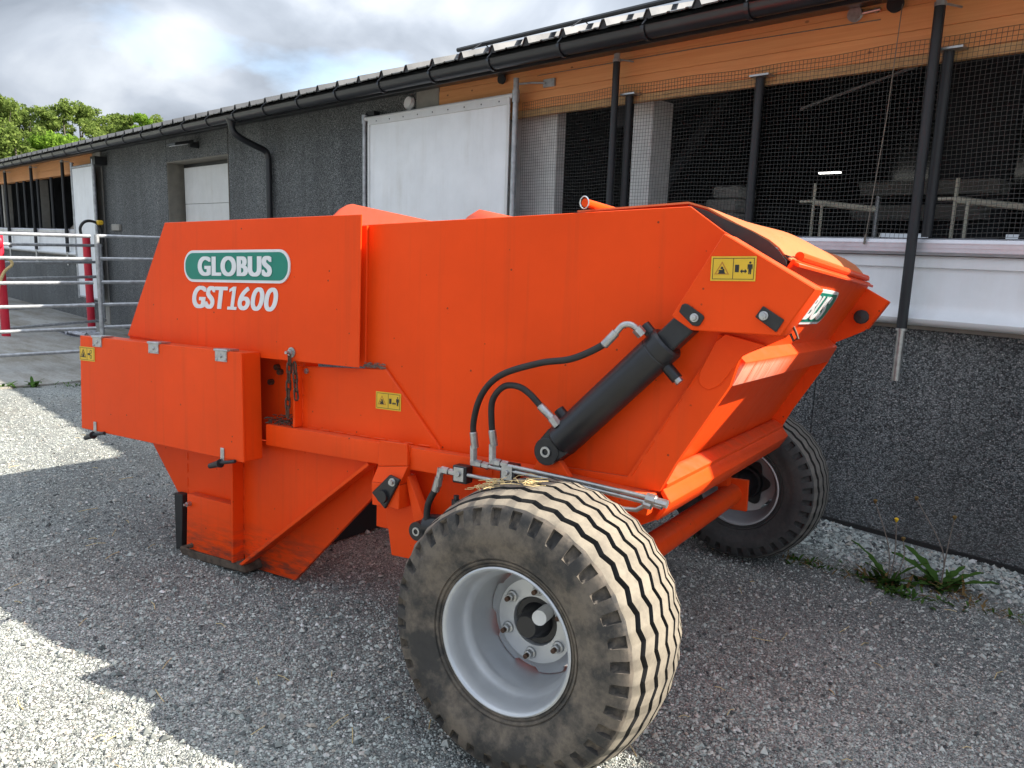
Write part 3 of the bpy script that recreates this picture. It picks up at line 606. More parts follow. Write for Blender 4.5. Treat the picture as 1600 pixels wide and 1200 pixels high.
b = MB(); b.box((-14.72, 4.46, 1.70), (-14.60, 4.56, 1.78)); tag(b.obj('clip', 'yellow_sticker', bevel=.02), 'small yellow clip on top of the black hose arch', 'clip')
b = MB(); rr = random.Random(5); n = 14
pts = [[(-13.9 - .9 * i / n + rr.uniform(-.03, .03), 3.75 + .55 * j / 6 * (0.6 + .4 * math.sin(i)), 0) for j in range(7)] for i in range(n + 1)]
vs = [(x, y, gz(y) + .03 + rr.uniform(0, .07)) for row in pts for x, y, _ in row]; fs = [(i * 7 + j, i * 7 + j + 1, (i + 1) * 7 + j + 1, (i + 1) * 7 + j) for i in range(n) for j in range(6)]
vs += [(x, y, gz(y) + .022) for x, y, z in vs]; k = len(vs) // 2; fs += [tuple(k + q for q in f[::-1]) for f in fs]
b.add(vs, fs); tag(b.obj('plastic_wrap', 'plastic_film', smooth=0, fix=False), 'crumpled white plastic wrap lying on the concrete under the gate', 'plastic wrap')

# ------------------------------------------------------------------ the machine
mF = Vector((-.97191818, -.23219111, -.03824054)); mA = Vector((-.22960772, .97130902, -.06196029)); mU = Vector((-.05153001, .05144, .99734577)); mO = Vector((-1.478, 1.62, .432))
AC = 1.21; UC = .432
mach = empty('straw_blower'); Rm = Matrix((-mF, mA, mU)).transposed()
mach.matrix_world = Matrix.Translation(mO + mA * AC - mU * UC) @ Rm.to_4x4()
tag(mach, 'bright orange two-wheeled straw blower with sloped hopper parked on the gravel beside the barn', 'farm trailer')
def L3(f, a, u): return Vector((-f, a - AC, u + UC))
def pz(poly, a0, a1, b=None):
    b = b or MB(); return b.prism([L3(f, a0, u) for f, u in poly], [L3(f, a1, u) for f, u in poly])
def mp_(mb, name, m='orange', parent=None, bevel=.004, label=None, **k):
    o = mb.obj(name, m, parent or mach, bevel=bevel, **k)
    if label: o['label'] = label
    return o
def mbox(f0, f1, a0, a1, u0, u1, b=None): return pz([(f0, u0), (f1, u0), (f1, u1), (f0, u1)], a0, a1, b)
def mtube(pts, r, n=12, b=None): b = b or MB(); return b.tube([L3(*p) for p in pts], r, n)
def mlathe(prof, f, a, u, ax='a', n=24, b=None, dirv=None):
    b = b or MB(); v = dirv if dirv else {'a': (0, 1, 0), 'f': (-1, 0, 0), 'u': (0, 0, 1)}[ax]; return b.lathe(prof, L3(f, a, u), v, n)
AF = 2.05
hp = [(1.07, 1.254), (-.287, 1.276), (-.395, 1.198), (-.69, 1.03), (-.598, .885), (-.548, .859), (-.474, .824), (-.447, .729), (-.291, .469), (-.242, .37), (.1, .36), (.66, .36), (1.05, .36), (1.045, .674)]
mp_(pz(hp, .37, .378), 'hopper_side', bevel=.002); mp_(pz(hp, AF - .008, AF), 'hopper_side', bevel=.002)
mp_(pz([(1.395, .664), (.922, .684), (.65, .407), (.64, .39), (1.394, .39)], .355, .369), 'lower_plate', bevel=.003)
mp_(mbox(1.386, 1.398, .31, .3545, .403, .668), 'plate_flange', bevel=.002)
mp_(mbox(1.386, 1.398, .3695, .445, .28, .72), 'recess_closing_plate', bevel=0)  # added plate, keeps sun inside the hopper from leaking into the recess
mp_(mbox(1.032, 1.068, .358, .369, .686, 1.25), 'edge_strip', bevel=.002)
mp_(pz([(1.3985, .295), (2.5, .295), (2.6, .72), (1.3985, .72)], .43, .44), 'recess_closing_plate', bevel=0)
mp_(mbox(1.0, 1.45, .374, .382, .28, .42), 'recess_closing_plate', bevel=0)  # added plate, stops sunlight glowing through beside the tool box
mp_(pz([(.55, .7), (2.4, .7), (2.2, 1.2), (1.0, 1.2)], .47, .475), 'inner_surface', 'dark_void', bevel=0)  # added black sheet, blocks light so the slit beside the panel stays dark
band = [(-.402, .886), (-.548, .859), (-.474, .824), (-.447, .729), (-.291, .469), (-.242, .37), (.094, .372), (.20, .402), (-.127, .404), (-.358, .791)]
mp_(pz(band, .353, .3695), 'side_band', bevel=.005, seg=2)
mp_(pz([(-.426, .888), (-.398, .865), (-.352, .765), (-.351, .738), (-.362, .721), (-.383, .714), (-.405, .722), (-.424, .738), (-.479, .822), (-.545, .861)], .346, .3525), 'band_plate', bevel=.002)
# front box section and its big side panel
fb = [(2.27, 1.29), (1.02, 1.288), (1.024, .685), (1.58, .688), (2.587, .739)]
po = mp_(pz(fb, .312, .318), 'front_panel', bevel=.002); pz_b = [(2.265, 1.285), (1.1, 1.285), (1.1, .70), (2.55, .74)]
mp_(pz(fb, 2.10, 2.106), 'front_panel', bevel=.002)
b = MB(); b.prism([L3(2.27, .319, 1.285), L3(2.262, .319, 1.285), L3(2.578, .319, .735), L3(2.586, .319, .735)], [L3(2.27, 2.099, 1.285), L3(2.262, 2.099, 1.285), L3(2.578, 2.099, .735), L3(2.586, 2.099, .735)]); mp_(b, 'front_plate', bevel=0)
mp_(pz([(2.58, .735), (1.4, .72), (1.4, .70), (2.58, .715)], .32, 2.09), 'front_floor', bevel=0)
# inner flaps seen over the rim
def flap(poly, a0, a1, u0):
    b = MB(); us = [p[1] for p in poly]; mxu = max(us)
    fn = lambda f, u, d: L3(f, a0 + (a1 - a0) * (u - u0) / (mxu - u0) + d, u)
    b.prism([fn(f, u, 0) for f, u in poly], [fn(f, u, .006) for f, u in poly]); mp_(b, 'inner_flap', bevel=.001)
flap([(1.973, 1.05), (1.973, 1.444), (1.945, 1.470), (1.91, 1.474), (1.299, 1.357), (1.0, 1.30), (1.0, 1.05)], .7, 1.2, 1.05)
flap([(1.10, 1.05), (1.10, 1.376), (1.07, 1.415), (.62, 1.32), (.62, 1.05)], .7, 1.2, 1.05)
# hopper floor and chute below
mp_(pz([(-.235, .272), (-.10, .20), (.60, .02), (1.0, .02), (1.0, .31), (-.22, .345)], .40, 2.02), 'hopper_floor', bevel=.003)
mp_(pz([(1.84, -.325), (1.51, -.325), (1.05, .13), (1.05, .30), (2.35, .30), (2.35, .02), (2.2, -.02), (2.2, -.29)], .446, .456), 'chute_side', bevel=.002)
mp_(pz([(1.84, -.325), (1.51, -.325), (1.05, .13), (1.05, .30), (2.35, .30), (2.35, .02), (2.2, -.02), (2.2, -.29)], 1.97, 1.98), 'chute_side', bevel=.002)
mp_(mbox(1.75, 1.77, .457, 1.969, -.325, .30), 'chute_cross_plate', 'dark_void', bevel=0)  # black plate added to stand for the deep shade under the machine
mp_(mbox(2.17, 2.18, .457, 1.969, -.28, .30), 'chute_cross_plate', bevel=0)
mp_(pz([(1.87, -.332), (1.505, -.332), (1.045, .128), (1.035, .29), (1.78, .29)], .425, .444), 'wedge_plate', bevel=.002)
mp_(pz([(2.56, .26), (2.545, .235), (2.30, -.035), (2.208, -.03), (2.203, .26)], .385, .395), 'front_sheet', bevel=.002)
mp_(pz([(2.272, -.028), (2.206, -.028), (2.216, -.30), (2.262, -.31)], .345, .40), 'rubber_strip', 'black_rubber', bevel=.002)
mp_(pz([(2.203, .29), (1.80, .29), (1.80, -.10), (2.203, -.10)], .372, .384), 'recessed_plate', bevel=.002)
mp_(pz([(2.136, -.004), (1.799, -.006), (1.799, -.277), (2.146, -.28)], .32, .371), 'chute_door', bevel=.008, seg=2)
mp_(pz([(2.21, -.282), (1.74, -.272), (1.72, -.318), (2.19, -.332)], .322, .50), 'skid', 'mud', bevel=.008)
mp_(mbox(1.786, 1.798, .308, .371, -.277, .29), 'corner_flange', bevel=.002)
mp_(pz([(1.797, .305), (1.0, .305), (1.0, .285), (1.785, -.285)], .372, .384), 'triangle_plate', bevel=.002)
mp_(pz([(.971, .309), (.962, .297), (1.727, -.278), (1.745, -.272)], .308, .371), 'diagonal_rib', bevel=.002)
for (f, u) in ((2.11, -.05), (2.10, -.255)):
    b = mlathe([(.0, .012), (-.022, .012), (-.022, .001)], f, .32, u, n=6); mlathe([(-.02, .006), (-.035, .006), (-.035, .001)], f, .32, u, n=10, b=b); mp_(b, 'bolt', 'zinc' if u > -.1 else 'mud', bevel=0)
# main beam and axle carrier
mp_(pz([(1.555, .402), (.2, .396), (-.235, .366), (-.222, .298), (.365, .314), (1.555, .308)], .30, .352), 'frame_beam', bevel=.006, seg=2)
mp_(pz([(1.555, .402), (.2, .396), (-.235, .366), (-.222, .298), (.365, .314), (1.555, .308)], 2.07, 2.12), 'frame_beam', bevel=.006, seg=2)
mp_(pz([(.888, .412), (.749, .414), (.741, .330), (.893, .308)], .283, .2985), 'bracket_plate', bevel=.003)
b = MB(); b.prism([L3(.893, .283, .307), L3(.741, .283, .329), L3(.765, .262, .255), L3(.905, .262, .248)], [L3(.893, .2985, .307), L3(.741, .2985, .329), L3(.765, .33, .255), L3(.905, .33, .248)]); b.prism([L3(.905, .262, .247), L3(.765, .262, .254), L3(.765, .262, .160), L3(.900, .262, .158)], [L3(.905, .33, .247), L3(.765, .33, .254), L3(.765, .33, .160), L3(.900, .33, .158)])
mp_(b, 'axle_bracket', bevel=.002)
pv = mp_(pz([(.892, .209), (.803, .293), (.752, .280), (.824, .155)], .248, .2615), 'pivot_plate', 'black_paint', bevel=.003)
mp_(mlathe([(0, .026), (-.012, .024), (-.012, .001)], .832, .248, .205), 'pin_boss', 'black_paint', pv, bevel=0)
b = mlathe([(0, .016), (-.004, .016), (-.004, .001)], .786, .248, .267); mlathe([(-.004, .0105), (-.015, .0105), (-.015, .001)], .786, .248, .267, n=6, b=b); mp_(b, 'bolt', 'zinc', pv, bevel=0)
mp_(pz([(.901, .25), (.895, .137), (.86, -.058), (.749, -.054), (.45, -.07), (.1, -.075), (.0, -.06), (.0, .05), (.45, .055), (.66, .05), (.74, .16), (.80, .28)], .334, .365), 'axle_arm', bevel=.003)
mp_(pz([(.768, .288), (.752, .285), (.665, .12), (.645, .10), (.64, .075), (.60, .055), (.30, .05), (.30, .035), (.61, .035), (.70, .05), (.745, .2)], .30, .345), 'arm_flange', bevel=.002)
mp_(mtube([(0, .30, -.015), (0, 2.12, -.015)], .056, 24), 'axle_tube', bevel=0)
for a in (.30, 2.10):
    b = mlathe([(0, .075), (.02, .075)], 0, a, -.015, n=8); b2 = mbox(-.085, .075, a, a + .022, -.10, .07, b); mp_(b2, 'axle_flange', bevel=.003)
mp_(mtube([(0, 2.12, 0), (0, 2.34, 0)], .035, 16), 'stub_axle', bevel=0); mp_(mtube([(0, .08, 0), (0, .30, 0)], .035, 16), 'stub_axle', bevel=0)
mp_(mbox(.0, .07, 2.02, 2.08, .03, .28), 'axle_strut', bevel=.003)
b = mtube([(.64, .285, .115), (.2, .285, .17)], .045, 16); sc_ = mp_(b, 'axle_cylinder', 'black_paint', bevel=0)
b = mlathe([(-.035, .001), (-.035, .036), (.035, .036), (.035, .001)], .668, .285, .095); mp_(b, 'cylinder_eye', 'black_paint', sc_, bevel=0)
b = mlathe([(-.004, .010), (-.004, .0165), (0, .0165)], .668, .25, .095); mp_(b, 'pin_ring', 'zinc', sc_, bevel=0)
b = mtube([(.515, .285, .15), (.512, .285, .235)], .017, 10); mtube([(.512, .285, .225), (.512, .285, .252)], .011, 6, b); mp_(b, 'hose_fitting', 'black_plastic', sc_, bevel=0)
# tool box
bx = mp_(pz([(2.812, .728), (1.60, .714), (1.585, .243), (2.818, .255)], .215, .311), 'tool_box', bevel=.003)
mp_(pz([(2.812, .730), (1.589, .716), (1.575, .242), (2.818, .254)], .198, .2105), 'box_lid', parent=bx, bevel=.003)
for f, u in ((2.655, .733), (2.195, .728), (1.715, .722)):
    b = mbox(f - .038, f + .038, .1935, .1978, u - .052, u - .006); mbox(f - .05, f + .05, .20, .25, u - .004, u + .003, b); mtube([(f - .045, .196, u - .003), (f + .045, .196, u - .003)], .006, 8, b)
    for df in (-.028, .028): mlathe([(0, .007), (-.003, .005), (-.004, .001)], f + df, .193, u - .044, n=8, b=b)
    mlathe([(0, .009), (-.004, .007), (-.005, .001)], f, .193, u - .028, n=8, b=b)
    mp_(b, 'hinge', 'zinc', bx, bevel=0)
for f, u, dx in ((2.69, .256, .06), (1.71, .246, .06)):
    lt = mp_(mbox(f - .012, f + .012, .192, .1978, u - .015, u + .045), 'latch', 'zinc', bx, bevel=.002)
    b = mtube([(f + .075, .188, u - .045), (f + .02, .185, u - .028), (f + .0, .185, u - .022)], [.012, .015, .02], 10); mtube([(f, .185, u - .02), (f - .09, .19, u - .002)], .008, 8, b); o = mp_(b, 'latch_handle', 'black_plastic', bx, bevel=0)
# lift cylinders
def lift(a, near=True):
    p0 = Vector((.131, a, .467)); p1 = Vector((-.313, a, .906)); d = (p1 - p0).normalized(); Q = lambda t: tuple(p0 + d * t)
    tot = (p1 - p0).length
    b = MB(); dv_ = L3(*Q(1)) - L3(*Q(0)); b.lathe([(.045, .001), (.045, .050), (.055, .0585), (.50, .0585), (.502, .057), (.506, .057), (.508, .0585), (.548, .0585), (.556, .052), (.556, .001)], L3(*p0), dv_, 40); cy = mp_(b, 'lift_cylinder', 'black_paint', bevel=0)
    b = MB(); b.lathe([(.565, .03), (tot - .02, .03)], L3(*p0), dv_, 20); mp_(b, 'piston_rod', 'chrome', cy, bevel=0)
    n_ = Vector((d.z, 0, -d.x))
    b = MB(); A_ = [p0 + d * t + n_ * w for t, w in ((tot - .085, -.036), (tot + .02, -.036), (tot + .02, .036), (tot - .085, .036))]
    b.prism([L3(q.x, a - .033, q.z) for q in A_], [L3(q.x, a + .033, q.z) for q in A_]); mp_(b, 'rod_end', 'black_paint', cy, bevel=.005)
    b = mlathe([(-.04, .001), (-.04, .047), (.04, .047), (.04, .001)], .131, a, .467); A_ = [p0 + d * t + n_ * w for t, w in ((0, -.047), (.06, -.053), (.06, .053), (0, .047))]; b.prism([L3(q.x, a - .035, q.z) for q in A_], [L3(q.x, a + .035, q.z) for q in A_]); mp_(b, 'cylinder_eye', 'black_paint', cy, bevel=.003)
    b = mlathe([(0, .011), (-.005, .011), (-.005, .0185), (0, .0185)], .131, a - .041, .467); mp_(b, 'pin_ring', 'zinc', cy, bevel=0)
    if near:
        for t, s, ln in ((.53, 1, .09), (.50, -1, .105), (.115, 1, .085)):
            c0 = p0 + d * t; b = MB(); sgn = n_ * s
            q0 = c0 + sgn * .05; q1 = c0 + sgn * ln; b.tube([L3(*q0), L3(*q1)], .019, 12); mp_(b, 'port', 'black_paint', cy, bevel=0)
            if s == -1: b = MB(); b.tube([L3(*q1), L3(*(c0 + sgn * (ln + .014)))], .014, 10); mp_(b, 'port_cap', 'zinc', cy, bevel=0)
    mp_(pz([(.20, .385), (.05, .385), (.085, .43), (.12, .45), (.145, .45), (.175, .43)], a - .014, a + .014), 'cylinder_lug', bevel=.002)
lift(.30); lift(2.12, False)
# tailgate arms
def shift(P, a0, a1): k = (a1 + 1.982) / (a0 + 1.982); return [(-1.103 + (f + 1.103) * k, .9555 + (u - .9555) * k) for f, u in P]
arm = [(-.417, 1.185), (-.684, 1.027), (-.598, .891), (-.334, .896), (-.269, .936)]
for a0, a1 in ((.245, .3685), (2.052, 2.12)):
    ar = mp_(pz(shift(arm, .30, .245), a0, a1), 'tailgate_arm', bevel=.003)
    if a0 < 1:
        p1 = mp_(pz(shift([(-.295, .95), (-.303, .972), (-.313, .976), (-.322, .973), (-.371, .942), (-.374, .934), (-.362, .912), (-.352, .908), (-.338, .911)], .295, .24), .237, .2448), 'pad', 'black_rubber', ar, bevel=.002)
        p2 = mp_(pz(shift([(-.524, .943), (-.545, .975), (-.606, .937), (-.586, .901)], .295, .24), .237, .2448), 'pad', 'black_rubber', ar, bevel=.002)
        for f, u in shift([(-.345, .934), (-.549, .947)], .295, .24):
            b = mlathe([(0, .013), (-.004, .013), (-.006, .001)], f, .2368, u, n=16); mlathe([(-.004, .010), (-.013, .009), (-.014, .001)], f, .2368, u, n=6, b=b); mp_(b, 'bolt', 'zinc', ar, bevel=0)
        b = MB(); mtube([(-.622, .33, .925), (-.634, .33, .90), (-.640, .33, .885), (-.628, .33, .878), (-.618, .33, .898)], .004, 6, b); mp_(b, 'slot_latch', 'rusty_steel', ar, bevel=0)
b = mlathe([(0, .02), (-.02, .02), (-.02, .034), (-.045, .034), (-.05, .001)], -.584, 2.035, .951, n=10); mp_(b, 'star_knob', 'black_plastic', bevel=.003)
# rear wall
def slab(f0, u0, f1, u1, th, a0, a1):
    d = Vector((f1 - f0, u1 - u0)).normalized(); n = Vector((d.y, -d.x)) * th
    if n.x < 0: n = -n
    return pz([(f0, u0), (f1, u1), (f1 + n.x, u1 + n.y), (f0 + n.x, u0 + n.y)], a0, a1)
tg = mp_(slab(-.185, .40, -.608, 1.11, .01, .379, AF - .009), 'tailgate', bevel=.001)
mp_(pz([(-.606, 1.108), (-.622, 1.100), (-.618, 1.090), (-.60, 1.10)], .379, AF - .009), 'top_edge', parent=tg, bevel=.002)
mp_(pz([(-.438, .845), (-.484, .803), (-.447, .727), (-.372, .735)], .385, AF - .009), 'cross_rib', 'orange_worn', parent=tg, bevel=.006, seg=2)
mp_(pz([(-.197, .416), (-.215, .416), (-.258, .392), (-.246, .362), (-.19, .36)], .385, AF - .009), 'cross_rib', parent=tg, bevel=.006, seg=2)
mp_(pz([(-.250, .379), (-.279, .338), (-.238, .272), (-.222, .275), (-.260, .337), (-.240, .365)], .362, AF + .01), 'rear_lip', parent=tg, bevel=.002)
# cover sheet
cf = [(.12, 1.281), (-.269, 1.291), (-.33, 1.272), (-.38, 1.247), (-.43, 1.224), (-.476, 1.203), (-.525, 1.174), (-.555, 1.147), (-.578, 1.118), (-.592, 1.112)]
n = 16; vs = []; 
for k in range(2):
    for j in range(n + 1):
        t = j / n; a = .40 + 1.62 * t
        for i, (f, u) in enumerate(cf):
            w = max(0, min(1, (-.30 - f) / .12)); s_ = math.sin(math.pi * min(1, .15 + t * .85)) if t < 1 else 0
            lift_ = .030 * w * (1 - math.exp(-t * 7)) * (1 - .35 * t) + .004 * math.sin(t * 9 + i)
            if i == len(cf) - 1: lift_ *= .9
            vs.append(L3(f - (.012 * w * (t * 3 if t < .33 else 1)), a, u + lift_ - k * .006))
m_n = len(cf); q = (n + 1) * m_n; fs = []
for j in range(n):
    for i in range(m_n - 1):
        A0 = j * m_n + i; fs.append((A0, A0 + 1, A0 + m_n + 1, A0 + m_n)); fs.append((q + A0, q + A0 + m_n, q + A0 + m_n + 1, q + A0 + 1))
bd = [j * m_n for j in range(n + 1)]; bd2 = [j * m_n + m_n - 1 for j in range(n + 1)]
for B in (bd, bd2):
    for j in range(n): fs.append((B[j], B[j + 1], q + B[j + 1], q + B[j]))
for r0 in (0, n * m_n):
    for i in range(m_n - 1): fs.append((r0 + i, r0 + i + 1, q + r0 + i + 1, q + r0 + i))
b = MB(); b.add(vs, fs); mp_(b, 'hopper_cover', 'cover', bevel=0, smooth=50)
mp_(pz([(-.287, 1.268)] + [(f, u - .007) for f, u in cf[1:9]] + [(-.585, 1.085), (-.40, 1.17)], .392, .396), 'cover_gap_shade', 'black_rubber', bevel=0)  # black sheet painted in as the shaded gap under the cover
mp_(pz([(-.575, 1.085), (-.585, 1.125), (-.57, 1.13), (-.555, 1.09)], .40, 2.02), 'rear_gap_shade', 'black_rubber', bevel=0)  # black strip painted in as shade below the cover's rear edge
mp_(mtube([(-.60, .47, 1.128), (-.60, 1.95, 1.13)], .014, 10), 'cover_rod', bevel=0)
tr_ = mp_(mtube([(.062, .34, 1.297), (.062, 2.0, 1.297)], .014, 12), 'top_rod', bevel=0)
b = MB(); b.torus(L3(.062, .335, 1.297), (.3, 1, .1), .0195, .0024, 24, 6); mp_(b, 'lynch_ring', 'chrome', tr_, bevel=0)
b = MB(); r3 = random.Random(9)
def weld(p, q, n, r=.0042):
    p = Vector(p); q = Vector(q)
    for i in range(n):
        t0 = (i + r3.uniform(.05, .2)) / n; t1 = (i + r3.uniform(.75, .95)) / n; P_ = p.lerp(q, t0); Q_ = p.lerp(q, t1); m0 = P_.lerp(Q_, .5)
        b.tube([L3(*P_), L3(*P_.lerp(Q_, .25)), L3(*m0), L3(*P_.lerp(Q_, .75)), L3(*Q_)], [r * .6, r, r * .85, r, r * .6], 6)
weld((1.384, .3545, .41), (1.384, .3545, .66), 4); weld((1.784, .3715, -.26), (1.784, .3715, .24), 7); weld((1.36, .353, .402), (.68, .353, .402), 9)
weld((.745, .299, .41), (.748, .299, .335), 2); weld((.96, .372, .302), (1.70, .372, -.255), 10, .003); weld((-.14, .353, .405), (-.35, .353, .77), 5, .003)
weld((2.20, .372, -.06), (2.20, .372, .2), 4); weld((-.19, .378, .37), (-.30, .378, .50), 2)
mp_(b, 'weld_bead', bevel=0, smooth=60)['kind'] = 'stuff'
# hydraulic pipes, clamps and hoses
def hose(pts, r=.0112, name='hydraulic_hose', ends=True, ferr=.055):
    P = bez([L3(*p) for p in pts], 8); b = MB(); b.tube(P, r, 12); h = mp_(b, name, 'black_rubber', bevel=0, smooth=60)
    def fer(P0, P1):
        d = (P1 - P0).normalized(); b = MB(); b.lathe([(0, .001), (0, r * 1.25), (ferr, r * 1.25), (ferr + .004, r * .9), (ferr + .004, .001)], P0, d, 12); mp_(b, 'ferrule', 'zinc', h, bevel=0)
    if ends: fer(P[0], P[3]); fer(P[-1], P[-4])
    return h
def nut(p, q, r=.017):
    b = MB(); b.tube([L3(*p), L3(*q)], r, 6); return b
hose([(.42, .262, .445), (.421, .25, .537), (.378, .235, .643), (.294, .225, .717), (.145, .22, .767), (.027, .22, .789), (-.073, .225, .836), (-.118, .232, .880)])
hose([(.339, .262, .462), (.345, .25, .545), (.337, .24, .624), (.292, .235, .675), (.236, .235, .682), (.19, .24, .66), (.143, .25, .614), (.112, .258, .585)])
b = MB(); b.tube(bez([L3(-.118, .232, .880), L3(-.140, .236, .904), L3(-.165, .245, .904), L3(-.186, .258, .884)], 5), .010, 10); el = mp_(b, 'elbow', 'zinc', bevel=0, smooth=60)
mp_(nut((-.176, .252, .895), (-.192, .262, .876)), 'nut', 'zinc', el, bevel=0); mp_(nut((.112, .258, .585), (.090, .262, .560)), 'nut', 'zinc', el, bevel=0)
hose([(.575, .262, .315), (.59, .262, .27), (.625, .262, .20), (.625, .262, .12), (.60, .262, .04)], .0125)
def pipe(pts, name='hydraulic_pipe'):
    b = MB(); b.tube([L3(*p) for p in pts], .0078, 10); return mp_(b, name, 'zinc', bevel=0, smooth=60)
p1 = pipe([(.565, .262, .344), (.479, .268, .340), (.0, .268, .330), (-.16, .268, .318), (-.20, .268, .322), (-.225, .268, .34)])
p2 = pipe([(.425, .262, .388), (.0, .268, .3685), (-.235, .268, .351)]); p3 = pipe([(.338, .262, .402), (.0, .268, .383), (-.24, .268, .368)])
for pp, f, u, up in ((p1, .565, .344, -1), (p2, .42, .39, 1), (p3, .34, .405, 1)):
    b = nut((f, .262, u), (f - .03, .264, u - .002), .014); nut_ = MB(); b.tube([L3(f + .004, .262, u), L3(f + .006 if up > 0 else f + .014, .262, u + .062 * up)], .014, 6); b.tube([L3(f - .0, .262, u - .008), L3(f, .262, u + .008)], .016, 8); b.tube([L3(f - .035, .264, u - .002), L3(f - .06, .265, u - .004)], .0125, 6); mp_(b, 'elbow_fitting', 'zinc', pp, bevel=0)
for f, u in ((.484, .340), (.28, .375)):
    cl = mp_(mbox(f - .032, f + .030, .258, .2995, u - .034, u + .030), 'pipe_clamp', 'black_plastic', bevel=.003)
    b = mbox(f - .022, f + .022, .254, .2578, u - .026, u + .024); mlathe([(0, .01), (-.008, .01), (-.008, .001)], f, .254, u, n=6, b=b); mp_(b, 'clamp_plate', 'zinc', cl, bevel=.001)
b = MB()
for (f0, f1, u, r) in ((-.232, -.262, .366, .018), (-.262, -.30, .360, .014), (-.225, -.25, .348, .016), (-.25, -.285, .352, .012)): b.tube([L3(f0, .268, u), L3(f1, .268, u - .004)], r, 8)
mp_(b, 'pipe_coupling', 'zinc', bevel=0)
mp_(mbox(.365, .41, .296, .2998, .345, .395), 'weld_plate', bevel=.001); mp_(mlathe([(0, .009), (-.006, .008), (-.007, .001)], .388, .296, .372, n=8), 'bolt', 'rusty_steel', bevel=0)
# chain hanging from its bolt
b = mlathe([(0, .022), (-.004, .022), (-.004, .001)], 1.405, .311, .724, n=20); mlathe([(-.004, .014), (-.016, .014), (-.016, .001)], 1.405, .311, .724, n=6, b=b); mlathe([(-.014, .007), (-.034, .007), (-.034, .001)], 1.405, .311, .724, n=10, b=b)
ch = mp_(b, 'chain_bolt', 'zinc', bevel=0)
def link(f, a, u, ang, turn):
    P = []
    for k in range(16):
        t = 2 * math.pi * k / 16; x = .0105 * math.cos(t); y = .011 * math.sin(t) + (.014 if math.sin(t) > 0 else -.014)
        P.append((x, y))
    b = MB(); pts = []
    for x, y in P + P[:2]:
        pts.append(L3(f + x * math.cos(turn) + y * math.sin(ang), a + x * math.sin(turn), u + y * math.cos(ang)))
    b.tube(pts, .0042, 6, False); mp_(b, 'chain_link', 'rusty_steel', ch, bevel=0)
u = .695
for k in range(7): link(1.404 + .002 * k, .298, u, .04 * (-1) ** k, .35 + (1.3 if k % 2 else 0)); u -= .0375
u = .66
for k in range(4): link(1.378 - .003 * k, .303, u, .1, 1.5 if k % 2 else .2); u -= .0375
for f, u in ((1.60, .62), (1.66, .57), (1.62, .64)): mp_(mlathe([(0, .014), (-.02, .013), (-.021, .001)], f, .43, u, n=8), 'bolt', 'rusty_steel', bevel=0)
mp_(mlathe([(0, .012), (-.008, .012), (-.009, .001)], 1.36, .355, .645, n=6), 'bolt', 'zinc', bevel=0)
# caked chaff on ledges
def chaff(name, box, n, rs, seed, mats='mud'):
    r2 = random.Random(seed); b = MB(); (f0, f1), (a0, a1), u0, h = box
    for i in range(n):
        f = r2.uniform(f0, f1); a = r2.uniform(a0, a1); u = u0 + r2.random() ** 2 * h; s = r2.uniform(.4, 1) * rs; t = r2.uniform(0, 3.14); d = r2.uniform(-.4, .4)
        b.tube([L3(f - s * math.cos(t), a - s * math.sin(t), u - s * d), L3(f + s * math.cos(t), a + s * math.sin(t), u + s * d)], s * .22, 4)
    o = mp_(b, name, mats, bevel=0, smooth=0, fix=False); o['kind'] = 'stuff'
chaff('caked_chaff', ((1.40, 1.57), (.31, .425), .405, .035), 160, .012, 1); chaff('caked_chaff', ((.925, 1.04), (.356, .36), .686, .02), 120, .008, 2, 'rope')

# lettering
def text(s, size, bold=.0, shear=0, sx=1.0, spacing=1.0, heavy=0):
    cu = bpy.data.curves.new('lettering', 'FONT'); cu.body = s; cu.size = size; cu.offset = bold; cu.shear = shear; cu.align_x = 'CENTER'; cu.align_y = 'CENTER'; cu.space_character = spacing; cu.extrude = .0008
    o = bpy.data.objects.new('lettering', cu); COL.objects.link(o); dg = bpy.context.evaluated_depsgraph_get(); me = bpy.data.meshes.new_from_object(o.evaluated_get(dg)); bpy.data.objects.remove(o)
    if heavy:      # heavier strokes: the same outlines laid side by side
        v0 = [v.co.copy() for v in me.vertices]; f0 = [tuple(p.vertices) for p in me.polygons]; vs = []; fs = []
        for q, dx in enumerate((-1, -.5, 0, .5, 1)):
            o_ = len(vs); vs += [(c.x + dx * heavy, c.y, c.z + q * .00012) for c in v0]; fs += [tuple(i + o_ for i in f) for f in f0]
        me = bpy.data.meshes.new('lettering'); me.from_pydata(vs, [], fs)
    xs = [v.co.x for v in me.vertices]; ys_ = [v.co.y for v in me.vertices]; cx = (min(xs) + max(xs)) / 2; cy = (min(ys_) + max(ys_)) / 2
    for v in me.vertices: v.co.x = (v.co.x - cx) * sx; v.co.y -= cy
    return me, (max(xs) - min(xs)) * sx, max(ys_) - min(ys_)
def place(me, name, m, fn, parent):
    for v in me.vertices: v.co = fn(v.co.x, v.co.y, v.co.z)
    me.materials.clear(); me.materials.append(M[m]); o = bpy.data.objects.new(name, me); COL.objects.link(o); o.parent = parent; return o
def stadium(hl, hh, r, n=12):
    P = []
    for cx, cy, a0 in ((hl - r, hh - r, 0), (-hl + r, hh - r, 90), (-hl + r, -hh + r, 180), (hl - r, -hh + r, 270)):
        for k in range(n + 1): a = R_(a0 + 90 * k / n); P.append((cx + r * math.cos(a), cy + r * math.sin(a)))
    return P
